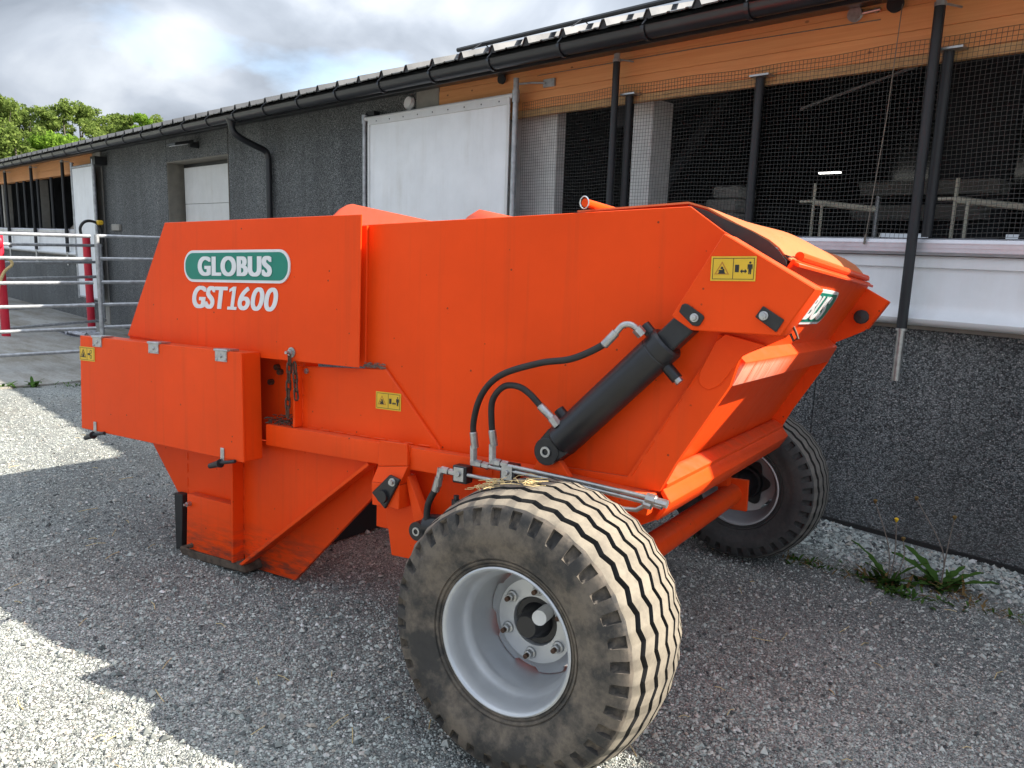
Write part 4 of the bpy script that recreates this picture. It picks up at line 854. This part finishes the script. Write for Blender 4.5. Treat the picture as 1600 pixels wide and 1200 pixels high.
def badge(fn, parent, hl=.352, hh=.072, lw=.495, lh=.088, hv_=.0066):
    def plate(h, v, r, z0, z1, m, name, par):
        P = stadium(h, v, r); b = MB(); b.prism([fn(x, y, z0) for x, y in P], [fn(x, y, z1) for x, y in P]); return mp_(b, name, m, par, bevel=0, smooth=0)
    bo = plate(hl, hh, hh * .92, .0, .006, 'badge_white', 'badge', parent); plate(hl - .011, hh - .012, (hh - .012) * .92, .0062, .0075, 'badge_green', 'badge_face', bo)
    me, w, h = text('GLOBUS', .125, .0022, 0, 1.0, 1.10, hv_); k = lw / w; kh = lh / h
    place(me, 'lettering', 'badge_white', lambda x, y, z: fn(x * k, y * kh, .0092 + z), bo); return bo
badge(lambda x, y, z: L3(1.765 - x, .3115 - z, 1.085 + y), mach)
def num(x, y, z): return L3(1.777 - x, .3105 - z, .944 + y)
for txt, x0, x1, hv_ in (('GST', -.289, -.035, .0062), ('600', .029, .289, .0026)):
    me, w, h = text(txt, .125, .0016, .2, 1.0, 1.04, hv_); k = (x1 - x0) / w; kh = .103 / h; xc = (x0 + x1) / 2
    o = place(me, 'model_number', 'badge_white', lambda x, y, z: num(xc + x * k, y * kh, z), mach)
b = MB(); one = [(-.036, -.0515), (.026, -.0515), (.026, -.038), (.007, -.038), (.007, .0515), (-.012, .0515), (-.036, .040), (-.036, .026), (-.016, .034), (-.016, -.038), (-.036, -.038)]
one = [(x + .004 + y * .2, y) for x, y in one]
b.prism([num(x, y, 0) for x, y in one], [num(x, y, .0012) for x, y in one]); mp_(b, 'model_number', 'badge_white', bevel=0, smooth=0)
pd = Vector((-.423, .71)).normalized(); pn_ = Vector((-pd.y, pd.x)); pn_ = pn_ if pn_.x < 0 else -pn_
def rearfn(x, y, z):
    u0 = .985; f0 = -.185 - (u0 - .40) * .5958; return L3(f0 + pd.x * y + pn_.x * (z + .001), 0.95 + x, u0 + pd.y * y + pn_.y * (z + .001))
badge(rearfn, mach, .47, .075, .72, .104, .0045)
def warn(fc, uc, a, w, h, two=True):
    fn = lambda x, y, z: L3(fc - x, a - .0006 - z, uc + y)
    b = MB()
    def quad(P, z0, z1, mb): mb.prism([fn(x, y, z0) for x, y in P], [fn(x, y, z1) for x, y in P])
    quad([(-w / 2, -h / 2), (w / 2, -h / 2), (w / 2, h / 2), (-w / 2, h / 2)], 0, .0008, b); s = mp_(b, 'warning_sticker', 'yellow_sticker', bevel=0, smooth=0)
    b = MB(); t = h * .022; iw, ih = w / 2 - h * .07, h / 2 - h * .07
    for P in ([(-iw, ih - t), (iw, ih - t), (iw, ih), (-iw, ih)], [(-iw, -ih), (iw, -ih), (iw, -ih + t), (-iw, -ih + t)], [(-iw, -ih + t), (-iw + t, -ih + t), (-iw + t, ih - t), (-iw, ih - t)], [(iw - t, -ih + t), (iw, -ih + t), (iw, ih - t), (iw - t, ih - t)], [(-t / 2, -ih + t), (t / 2, -ih + t), (t / 2, ih - t), (-t / 2, ih - t)]): quad(P, .0009, .0014, b)
    cx = -w * .25; r = h * .34 if two else h * .38
    # hand / crush pictogram inside the triangle
    for dx, dy, sx, sy in ((0, -.16, .16, .05), (-.05, -.08, .1, .03), (.06, -.06, .05, .06), (0, .03, .06, .05)): quad([(cx + (dx - sx) * h, (dy - sy) * h), (cx + (dx + sx) * h, (dy - sy) * h), (cx + (dx + sx * .6) * h, (dy + sy) * h), (cx + (dx - sx * .6) * h, (dy + sy) * h)], .0009 + .0003 * dy, .0016, b)
    if two:
        quad([(w * .04, -h * .14), (w * .13, -h * .14), (w * .13, h * .16), (w * .04, h * .16)], .0009, .0014, b)
        quad([(w * .155, -h * .10), (w * .205, -h * .19), (w * .205, -h * .13), (w * .26, -h * .13), (w * .26, -h * .19), (w * .31, -h * .10), (w * .26, -h * .01), (w * .26, -h * .07), (w * .205, -h * .07), (w * .205, -h * .01)], .0009, .0014, b)
        quad([(x + w * .37, y) for x, y in ((-.10 * h, .18 * h), (-.10 * h, -.02 * h), (-.07 * h, -.02 * h), (-.06 * h, .12 * h), (-.055 * h, -.22 * h), (-.01 * h, -.22 * h), (0, -.04 * h), (.01 * h, -.22 * h), (.055 * h, -.22 * h), (.06 * h, .12 * h), (.07 * h, -.02 * h), (.10 * h, -.02 * h), (.10 * h, .18 * h))], .0009, .0014, b)
        quad([(w * .37 + .045 * h * math.cos(k), .245 * h + .045 * h * math.sin(k)) for k in [i * 6.283 / 10 for i in range(10)]], .0009, .0014, b)
    else:
        for cy in (.2, -.2): 
            P = [(w * .25 + h * .13 * math.cos(k), cy * h * .9 + h * .13 * math.sin(k)) for k in [i * 6.283 / 14 for i in range(14)]]; P2 = [(w * .25 + h * .09 * math.cos(k), cy * h * .9 + h * .09 * math.sin(k)) for k in [i * 6.283 / 14 for i in range(14)]]
            for i in range(14): j = (i + 1) % 14; quad([P[i], P[j], P2[j], P2[i]], .0009, .0014, b)
        quad([(w * .04, -h * .05), (w * .18, -h * .09), (w * .22, 0), (w * .18, h * .09), (w * .04, h * .05)], .0009, .0014, b)
    mp_(b, 'pictogram', 'sticker_black', s, bevel=0, smooth=0)
    b = MB(); T = [(cx + r * 1.05 * math.cos(R_(a)), -h * .06 + r * 1.05 * math.sin(R_(a))) for a in (90, 210, 330)]; T2 = [(cx + r * .8 * math.cos(R_(a)), -h * .06 + r * .8 * math.sin(R_(a))) for a in (90, 210, 330)]
    for i in range(3): j = (i + 1) % 3; quad([T[i], T[j], T2[j], T2[i]], .0010, .0015, b)
    mp_(b, 'warning_triangle', 'sticker_orange' if two else 'sticker_black', s, bevel=0, smooth=0)
warn(*shift([(-.451, 1.081)], .30, .245)[0], .2445, .1288, .0703); warn(.904, .558, .3545, .130, .070); warn(2.748, .640, .1975, .134, .071, False)

# ------------------------------------------------------------------ wheels
def tyre_mesh(N_=36):
    fr = [0, .2, .255, .29, .5, .71, .745, .8]; th = [(i + q) * 2 * math.pi / N_ for i in range(N_) for q in fr]; zg = []
    for i in range(N_):
        for q in fr: zg.append(.0095 * (1 - 4 * abs(((q + .25) % 1) - .5)))
    pk = [1 if .27 < q < .73 else 0 for i in range(N_) for q in fr]; pm = [1 if .45 < q < .55 else 0 for i in range(N_) for q in fr]
    rc = lambda l: .4325 - 1.12 * l * l
    rows = []   # (l, r, zig weight, depth kind)
    rows += [(-.166, .203, 0, 's'), (-.180, .208, 0, 's'), (-.188, .217, 0, 's'), (-.192, .224, 0, 's'), (-.1885, .226, 0, 's'), (-.1885, .228, 0, 's'), (-.1945, .230, 0, 's'), (-.197, .236, 0, 's'), (-.193, .238, 0, 's'), (-.193, .240, 0, 's'), (-.199, .242, 0, 's'), (-.206, .262, 0, 's'), (-.2085, .284, 0, 's'), (-.2115, .288, 0, 's'), (-.2135, .315, 0, 's'), (-.2130, .328, 0, 's'), (-.2122, .336, 0, 's')]
    rows += [(-.2118, .340, 0, 'p0'), (-.2105, .346, 0, 'p'), (-.204, .368, 0, 'p'), (-.195, .3855, 0, 'p'), (-.1925, .3875, 0, 'p0'), (-.185, .3935, .4, 't'), (-.172, .3995, .9, 't')]
    gs = [(-.146, .020), (-.088, .019), (-.030, .018), (.030, .018), (.088, .019), (.146, .020)]
    last = -.165
    for c, w in gs:
        rows += [(c - w / 2, rc(c - w / 2), 1, 't'), (c - w / 2 + .003, rc(c), 1, 'g'), (c + w / 2 - .003, rc(c), 1, 'g'), (c + w / 2, rc(c + w / 2), 1, 't')]
        if c < .14: rows += [(c + .029, rc(c + .029), 1, 't')]
    half = [r for r in rows if r[0] < -.16 or r[3] in ('s', 'p', 'p0')][:24]
    rows += [(-l, r, z, k) for l, r, z, k in half[::-1]]
    V = []; nT = len(th)
    for l, r, z, k in rows:
        for j in range(nT):
            rr_ = r; ll = l + z * zg[j]
            if k == 'g': rr_ = r - .0135
            if k == 'p' and (pk if abs(l) < .2104 else pm)[j]: s_ = -1 if l > 0 else 1; ll += s_ * .0125; rr_ -= .0085
            V.append((math.cos(th[j]) * rr_, ll * .97, math.sin(th[j]) * rr_))
    F = []; mi = []
    for i in range(len(rows) - 1):
        k0, k1 = rows[i][3], rows[i + 1][3]
        for j in range(nT):
            j2 = (j + 1) % nT; F.append((i * nT + j, i * nT + j2, (i + 1) * nT + j2, (i + 1) * nT + j))
            if 'g' in (k0, k1): mi.append(0)
            elif k0 == 't' and k1 == 't': mi.append(1)
            elif (k0 in 'pp0' and k1 in 'pp0') and k0[0] == 'p' and k1[0] == 'p' and (pk[j] and pk[j2]): mi.append(0 if random.random() < 0 else 3)
            else: mi.append(2)
    return V, F, mi
TV, TF, TM = tyre_mesh()
rubber('pocket_dirty', (.035, .032, .029), (.15, .12, .09), 11, .42, .6)
def wheel(a, side, tread, sidew, pocket, lab):
    """side -1: outer face towards -a"""
    w = bpy.data.objects.new('wheel', None)
    b = MB(); s = side
    prof = [(-.187, .2165), (-.190, .212), (-.188, .2075), (-.180, .2035), (-.168, .199), (-.150, .1945), (-.128, .1925), (-.112, .186), (-.098, .1745), (-.080, .1725), (-.030, .171), (.05, .171), (.085, .1735), (.10, .186), (.13, .1925), (.165, .198), (.18, .2035), (.188, .209), (.187, .2165), (.176, .2120), (.16, .205), (.12, .2), (.09, .182), (-.09, .182), (-.12, .2), (-.16, .205), (-.176, .2120)]
    for l, r in [(0, 0)]: pass
    b.lathe(prof, (0, 0, 0), (0, -s, 0), 72, True)
    o = b.obj('wheel', 'silver_rim', mach, smooth=40); o.location = L3(0, a, 0)
    if lab: o['label'] = lab
    b = MB(); n = 96; ring = []
    def rad(k):
        t = (k / n * 6) % 1; return .168 if (.22 < t < .78) else .156
    P0 = [(rad(k) * math.cos(2 * math.pi * k / n + .3), rad(k) * math.sin(2 * math.pi * k / n + .3)) for k in range(n)]
    rings = [(P0, .016 * 1), ([(x * .93, y * .93) for x, y in P0], .012)] + [([(r * math.cos(2 * math.pi * k / n + .3), r * math.sin(2 * math.pi * k / n + .3)) for k in range(n)], d) for r, d in ((.138, .004), (.130, -.004), (.076, -.006), (.0735, .0), (.0735, .016), (.12, .016))] + [(P0, .024)]
    vs = [(x, -s * d, z) for P, d in rings for x, z in P]; fs = []
    for i in range(len(rings) - 1):
        for k in range(n): fs.append((i * n + k, i * n + (k + 1) % n, (i + 1) * n + (k + 1) % n, (i + 1) * n + k))
    b.add(vs, fs); b.obj('wheel_disc', 'silver_rim', o, smooth=35)
    for k in range(6):
        t = 2 * math.pi * k / 6 + .42; x, z = .1025 * math.cos(t), .1025 * math.sin(t)
        b = MB(); b.lathe([(-.006, .019), (-.012, .018), (-.014, .014), (-.014, .001)], (x, 0, z), (0, -s, 0), 16); b.lathe([(-.012, .0135), (-.028, .0135), (-.030, .011), (-.030, .001)], (x, 0, z), (0, -s, 0), 6); b.cur = 1; b.lathe([(-.028, .0075), (-.042, .0075), (-.043, .001)], (x, 0, z), (0, -s, 0), 10)
        b.obj('wheel_nut', ['zinc', 'rusty_steel'], o, smooth=40)
    b = MB(); b.lathe([(.20, .04), (.10, .06), (.06, .085), (.03, .085), (.022, .0715), (.005, .0715), (.005, .055), (-.012, .05), (-.030, .042), (-.052, .039), (-.060, .032), (-.060, .001)], (0, 0, 0), (0, -s, 0), 32); b.obj('hub', 'black_paint', o, smooth=40)
    if s == -1 or True:
        b = MB(); b.lathe([(.012, .016), (-.10, .021), (-.10, .001)], (.045, s * .0, .038), (.15, s * 1 if s < 0 else 1, .1), 16)
        if s == -1: 
            b = MB(); b.tube([(.040, -.005, .040), (.052, -.075, .046)], .0225, 18); b.obj('grease_cap', 'white_door', o, smooth=40)
    # brake drum star on the inner side
    b = MB(); n = 72; P = [((.118 + .016 * math.cos(6 * 2 * math.pi * k / n)) * math.cos(2 * math.pi * k / n), (.118 + .016 * math.cos(6 * 2 * math.pi * k / n)) * math.sin(2 * math.pi * k / n)) for k in range(n)]
    b.prism([(x, -s * .026, z) for x, z in P], [(x, -s * .036, z) for x, z in P]); b.lathe([(.036, .095), (.07, .09), (.075, .001)], (0, 0, 0), (0, -s, 0), 32); b.obj('brake_drum', 'black_paint', o, smooth=40)
    to = fast_mesh('tyre', TV, TF, ['tyre_black', tread, sidew, pocket], TM, True, o); to.data.set_sharp_from_angle(angle=R_(42))
    return o
rubber('pocket_grey', (.025, .025, .025), (.055, .05, .045), 9)
wheel(0, -1, 'tread_dusty', 'side_dusty', 'pocket_dirty', 'near wheel with dusty tan tread and silver dished rim')
wheel(2.42, 1, 'tread_grey', 'side_grey', 'pocket_grey', 'far wheel with dark grey tyre by the barn wall')
# straw on the near tyre
r2 = random.Random(11); WISPS = [MB(), MB()]
for i in range(70):
    cf_ = .135 if i < 42 else .02; ca_ = -.06 if i < 42 else -.05; t0 = r2.gauss(cf_, .028); a = ca_ + r2.gauss(0, .022); ang = t0 / .44
    f = .439 * math.sin(ang); u = .436 * math.cos(ang) - .5 * a * a + r2.uniform(0, .012); t = r2.uniform(0, 3.14); ln = r2.uniform(.008, .03); dz = r2.uniform(-.2, .35) * ln
    P = [mO + mF * (f - ln * math.cos(t)) + mA * (a - ln * math.sin(t)) + mU * (u), mO + mF * f + mA * a + mU * (u + dz), mO + mF * (f + ln * math.cos(t)) + mA * (a + ln * math.sin(t)) + mU * (u + .3 * dz)]
    WISPS[0 if i < 42 else 1].tube(P, .0011, 4)
tag(LITTER.obj('straw_litter', 'straw', smooth=0, fix=False), kind='stuff')
for w_, lab in zip(WISPS, ('larger tuft of dry straw on top of the near tyre below the hose clamps', 'smaller tuft of dry straw on the near tyre, right of the larger one')):
    tag(w_.obj('straw_tuft', 'straw', smooth=0, fix=False), kind='stuff')

# ------------------------------------------------------------------ weeds
def blade(b, base, az, ln, wd, lift, droop, lobes=False, n=7):
    d = Vector((math.cos(az), math.sin(az), 0)); s = Vector((-math.sin(az), math.cos(az), 0)); Lp = []; Rp = []
    for i in range(n + 1):
        t = i / n; p = Vector(base) + d * (ln * t * math.cos(lift * (1 - t * .6))) + Vector((0, 0, ln * (t * math.sin(lift) - droop * t * t)))
        w = wd * (math.sin(math.pi * min(1, t * .86 + .07)) ** .8) * (1 - .45 * (i % 2) * lobes) if i < n else .001
        Lp.append(p + s * w + Vector((0, 0, w * .35))); Rp.append(p - s * w + Vector((0, 0, w * .35)))
        if i == n: pass
    C_ = [(Lp[i] + Rp[i]) / 2 - Vector((0, 0, .35 * wd * .6)) for i in range(n + 1)]
    vs = Lp + C_ + Rp; m1 = n + 1
    b.add(vs, [(i, i + 1, m1 + i + 1, m1 + i) for i in range(n)] + [(m1 + i, m1 + i + 1, 2 * m1 + i + 1, 2 * m1 + i) for i in range(n)])
def dandelion(x, y, leaves, stems, lab):
    z = gz(y); e = empty('dandelion', (x, y, z)); tag(e, lab, 'weed', 'dandelions in the gravel')
    for az, ln, wd, lift, droop in leaves:
        b = MB(); blade(b, (0, 0, 0), R_(az), ln * .78, wd * 1.35, R_(lift), droop, True); b.obj('leaf', 'weed_leaf', e, smooth=60, fix=False)
    for pts, head in stems:
        b = MB(); b.tube(bez(pts, 5), .003, 6); st = b.obj('stem', 'rope', e); b = MB(); p = pts[-1]
        b.lathe([(-.012, .003), (-.004, .008), (.006, .012), (.012, .007), (.014, .001)], p, (0, .1, 1), 10); b.obj('flower_head', head, st)
dandelion(-1.30, 4.22, [(200, .30, .022, 72, .05), (235, .22, .02, 60, .1), (160, .2, .02, 55, .15), (20, .24, .018, 62, .05), (300, .2, .022, 45, .2), (-10, .16, .02, 40, .2), (255, .12, .02, 25, .1)],
          [([(0, 0, 0), (-.03, .02, .2), (-.13, .04, .42)], 'brown_head'), ([(0, 0, 0), (.01, .01, .18), (.0, .0, .36)], 'yellow_flower'), ([(.02, 0, 0), (.05, .03, .15), (.03, .05, .25)], 'brown_head')], 'dandelion with one yellow flower in the stone strip by the barn wall')
dandelion(-1.10, 4.42, [(195, .34, .034, 42, .12), (170, .3, .03, 55, .1), (30, .26, .024, 42, .1), (5, .34, .026, 30, .1), (60, .2, .02, 55, .1), (280, .17, .022, 30, .2), (240, .2, .02, 20, .1)],
          [([(0, 0, 0), (-.02, .02, .2), (-.18, .02, .45)], 'brown_head'), ([(0, 0, 0), (.005, .0, .2), (.02, 0, .40)], 'brown_head')], 'broad-leaved dandelion with brown seed heads, right of the yellow one')
def patch(name, cx, cy, rx, ry, n, ln, seed, lab=None):
    r2 = random.Random(seed); b = MB()
    for i in range(n):
        x = cx + r2.gauss(0, rx); y = cy + r2.gauss(0, ry); blade(b, (x, y, gz(y)), r2.uniform(0, 6.28), ln * r2.uniform(.4, 1), ln * .14 * r2.uniform(.6, 1.2), R_(r2.uniform(15, 75)), .15, False, 4)
    o = b.obj(name, 'weed_leaf', smooth=60, fix=False); tag(o, kind='stuff')
patch('low_weeds', -1.95, 4.10, .09, .04, 34, .05, 3); patch('low_weeds', -1.72, 4.13, .09, .03, 38, .05, 4); patch('low_weeds', -1.52, 4.18, .05, .02, 22, .035, 5)
patch('low_weeds', -1.0, 4.22, .08, .03, 20, .05, 6); patch('low_weeds', -.78, 4.30, .08, .03, 16, .05, 7); patch('low_weeds', -2.35, 3.95, .05, .04, 24, .05, 8); patch('low_weeds', -1.2, 4.1, .08, .03, 60, .06, 9)
def drypatch(cx, cy, rx, ry, n, ln, seed):
    r2 = random.Random(seed); b = MB()
    for i in range(n):
        x = cx + r2.gauss(0, rx); y = cy + r2.gauss(0, ry); blade(b, (x, y, gz(y)), r2.uniform(0, 6.28), ln * r2.uniform(.4, 1.2), ln * .07, R_(r2.uniform(5, 70)), .25, False, 4)
    tag(b.obj('dry_weeds', 'brown_head', smooth=60, fix=False), kind='stuff')
drypatch(-1.30, 4.2, .06, .04, 40, .10, 31); drypatch(-1.10, 4.4, .07, .04, 36, .10, 32); drypatch(-1.75, 4.12, .16, .04, 60, .06, 33); drypatch(-.85, 4.3, .14, .05, 50, .06, 34)
patch('low_weeds', -1.30, 4.21, .05, .03, 30, .11, 35); patch('low_weeds', -1.10, 4.41, .05, .03, 26, .12, 36); patch('low_weeds', -1.45, 4.35, .2, .12, 40, .035, 37)
patch('apron_weeds', -9.0, 2.02, .02, .02, 16, .13, 12); patch('apron_weeds', -9.0, 1.82, .03, .03, 14, .11, 13); patch('apron_weeds', -9.05, 2.4, .08, .1, 40, .05, 14); patch('moss_weeds', -4.6, 2.5, .25, .1, 70, .03, 15)

# ------------------------------------------------------------------ trees and hill
rng = np.random.default_rng(21)
hv = []; hn = 40
for j in range(14):
    for i in range(hn):
        x = -50 - j * 14; y = -60 + i * 6.2; t = j / 13
        z = -1.2 + 5 * (1 - math.exp(-t * 3)) + 15 * t * t + 1.2 * math.sin(y * .07 + j) * t
        hv.append((x, y, z))
hf = [(j * hn + i, j * hn + i + 1, (j + 1) * hn + i + 1, (j + 1) * hn + i) for j in range(13) for i in range(hn - 1)]
tag(fast_mesh('hillside', hv, hf, 'hill_green', smooth=True), kind='structure')
m = mat('mountain_rock', (.10, .12, .15), .9); M['mountain_rock'] = m
mv = []; 
for j in range(6):
    for i in range(30):
        az = R_(150 + i * 1.4); d = 900 + j * 60; h = (j / 5) * (135 + 18 * math.sin(i * .9) + 10 * math.sin(i * 2.3)) * math.exp(-((i - 12.5) / 7.5) ** 2)
        mv.append((d * math.cos(az), d * math.sin(az), -5 + h))
tag(fast_mesh('mountain', mv, [(j * 30 + i, j * 30 + i + 1, (j + 1) * 30 + i + 1, (j + 1) * 30 + i) for j in range(5) for i in range(29)], 'mountain_rock', smooth=True), kind='structure')
def tree(az, dist, eltop, rad, hgt, mats, lab, n=3200, leafs=.16, seed=0):
    r = np.random.default_rng(seed); x = dist * math.cos(R_(az)); y = dist * math.sin(R_(az)); ztop = 1.55 + dist * math.tan(R_(eltop)); z0 = ztop - hgt
    e = empty('broadleaf_tree', (x, y, z0)); tag(e, lab, 'tree', 'trees behind the barn')
    b = MB(); b.tube([(0, 0, -1), (.1, .05, hgt * .3), (.05, .1, hgt * .6), (0, 0, hgt * .9)], [.24, .18, .11, .03], 8)
    cl = []
    for i in range(34):
        h = r.uniform(.28, .96); a = r.uniform(0, 6.28); rr_ = rad * (.95 * math.sin(math.pi * min(1, (h - .10) * .97)) ** .6) * r.uniform(.2, 1.0); c = np.array([rr_ * math.cos(a), rr_ * math.sin(a), hgt * h]); cl.append((c, rad * r.uniform(.22, .42)))
        if i % 2 == 0: b.tube([(0, 0, hgt * (h * .55)), tuple(c * np.array([.5, .5, .85])), tuple(c)], [.06, .04, .012], 5)
    for i in range(7): cl.append((np.array([r.normal(0, rad * .22), r.normal(0, rad * .22), hgt * r.uniform(.84, .95)]), rad * r.uniform(.14, .26)))
    b.obj('trunk', 'tree_bark', e)
    w = np.array([s ** 2 for _, s in cl]); w /= w.sum(); idx = r.choice(len(cl), n, p=w)
    C_ = np.array([c for c, _ in cl])[idx]; S = np.array([s for _, s in cl])[idx]
    D = r.normal(0, 1, (n, 3)); D /= np.linalg.norm(D, axis=1)[:, None]; Pp = C_ + D * (S * r.uniform(.35, 1.08, n) ** .6)[:, None] * np.array([1, 1, .8])
    Pp[:, 2] *= hgt / np.percentile(Pp[:, 2], 99.6); Pp[:, :2] *= 1.15
    t1 = r.normal(0, 1, (n, 3)) + np.array([.6, .1, .0]); t1 /= np.linalg.norm(t1, axis=1)[:, None]; t2 = np.cross(t1, r.normal(0, 1, (n, 3))); t2 /= np.linalg.norm(t2, axis=1)[:, None]
    sz = leafs * r.uniform(.6, 1.4, n)[:, None]
    V = np.stack([Pp - t1 * sz, Pp + t2 * sz * .55, Pp + t1 * sz, Pp - t2 * sz * .55], 1).reshape(-1, 3); F = np.arange(4 * n).reshape(-1, 4)
    fast_mesh('crown', V, F, mats, parent=e)
TR = [(168.75, 60, 7.75, 1.6, 11, 'leaf_yellowgreen', 'olive tree mostly outside the left picture edge'),
      (167.75, 58, 8.0, 1.5, 11, 'leaf_yellowgreen', 'tall yellow-green tree at the left edge of the picture'),
      (167.2, 48, 6.1, 1.3, 8, 'leaf_yellowgreen', 'slim pale birch standing before the leftmost tree'),
      (166.4, 66, 7.2, 1.25, 11, 'leaf_dark', 'darker tree in the gap right of the leftmost tree'),
      (165.5, 64, 7.6, 1.3, 11, 'leaf_yellowgreen', 'olive tree left of the highest middle crown'),
      (164.55, 64, 7.95, 1.55, 12, 'leaf_yellowgreen', 'largest olive-green tree with the highest crown in the middle'),
      (163.7, 66, 7.8, 1.3, 11, 'leaf_yellowgreen', 'olive tree leaning against the right side of the highest crown'),
      (165.3, 50, 6.05, 1.5, 8, 'leaf_bright', 'bright fresh green tree in front of the largest one'),
      (162.95, 68, 7.65, 1.35, 11, 'leaf_yellowgreen', 'olive tree with a flat top in the right half of the wood'),
      (162.25, 70, 7.4, 1.4, 11, 'leaf_yellowgreen', 'small olive tree left of the dark pointed one'),
      (163.9, 52, 5.85, 1.4, 8, 'leaf_bright', 'low bright green tree just above the roof edge'),
      (161.5, 78, 7.5, .95, 12, 'leaf_dark', 'small dark green tree poking up behind the others'),
      (160.35, 66, 7.65, 1.2, 10, 'leaf_bright', 'lone rounded green tree furthest right above the roof'),
      (160.95, 68, 7.45, 1.0, 10, 'leaf_yellowgreen', 'thin olive tree between the dark tree and the lone rounded one'),
      (159.35, 70, 7.55, 1.3, 10, 'leaf_yellowgreen', 'faint low tree vanishing behind the roof edge at right'),
      (162.25, 56, 6.25, 1.5, 9, 'leaf_yellowgreen', 'low olive tree in front, right of the bright green ones'),
      (166.5, 50, 5.3, 1.4, 8, 'leaf_bright', 'low bright tree between the birch and the middle crown')]
for i, t in enumerate(TR): tree(*t, n=6500, leafs=.105, seed=40 + i)
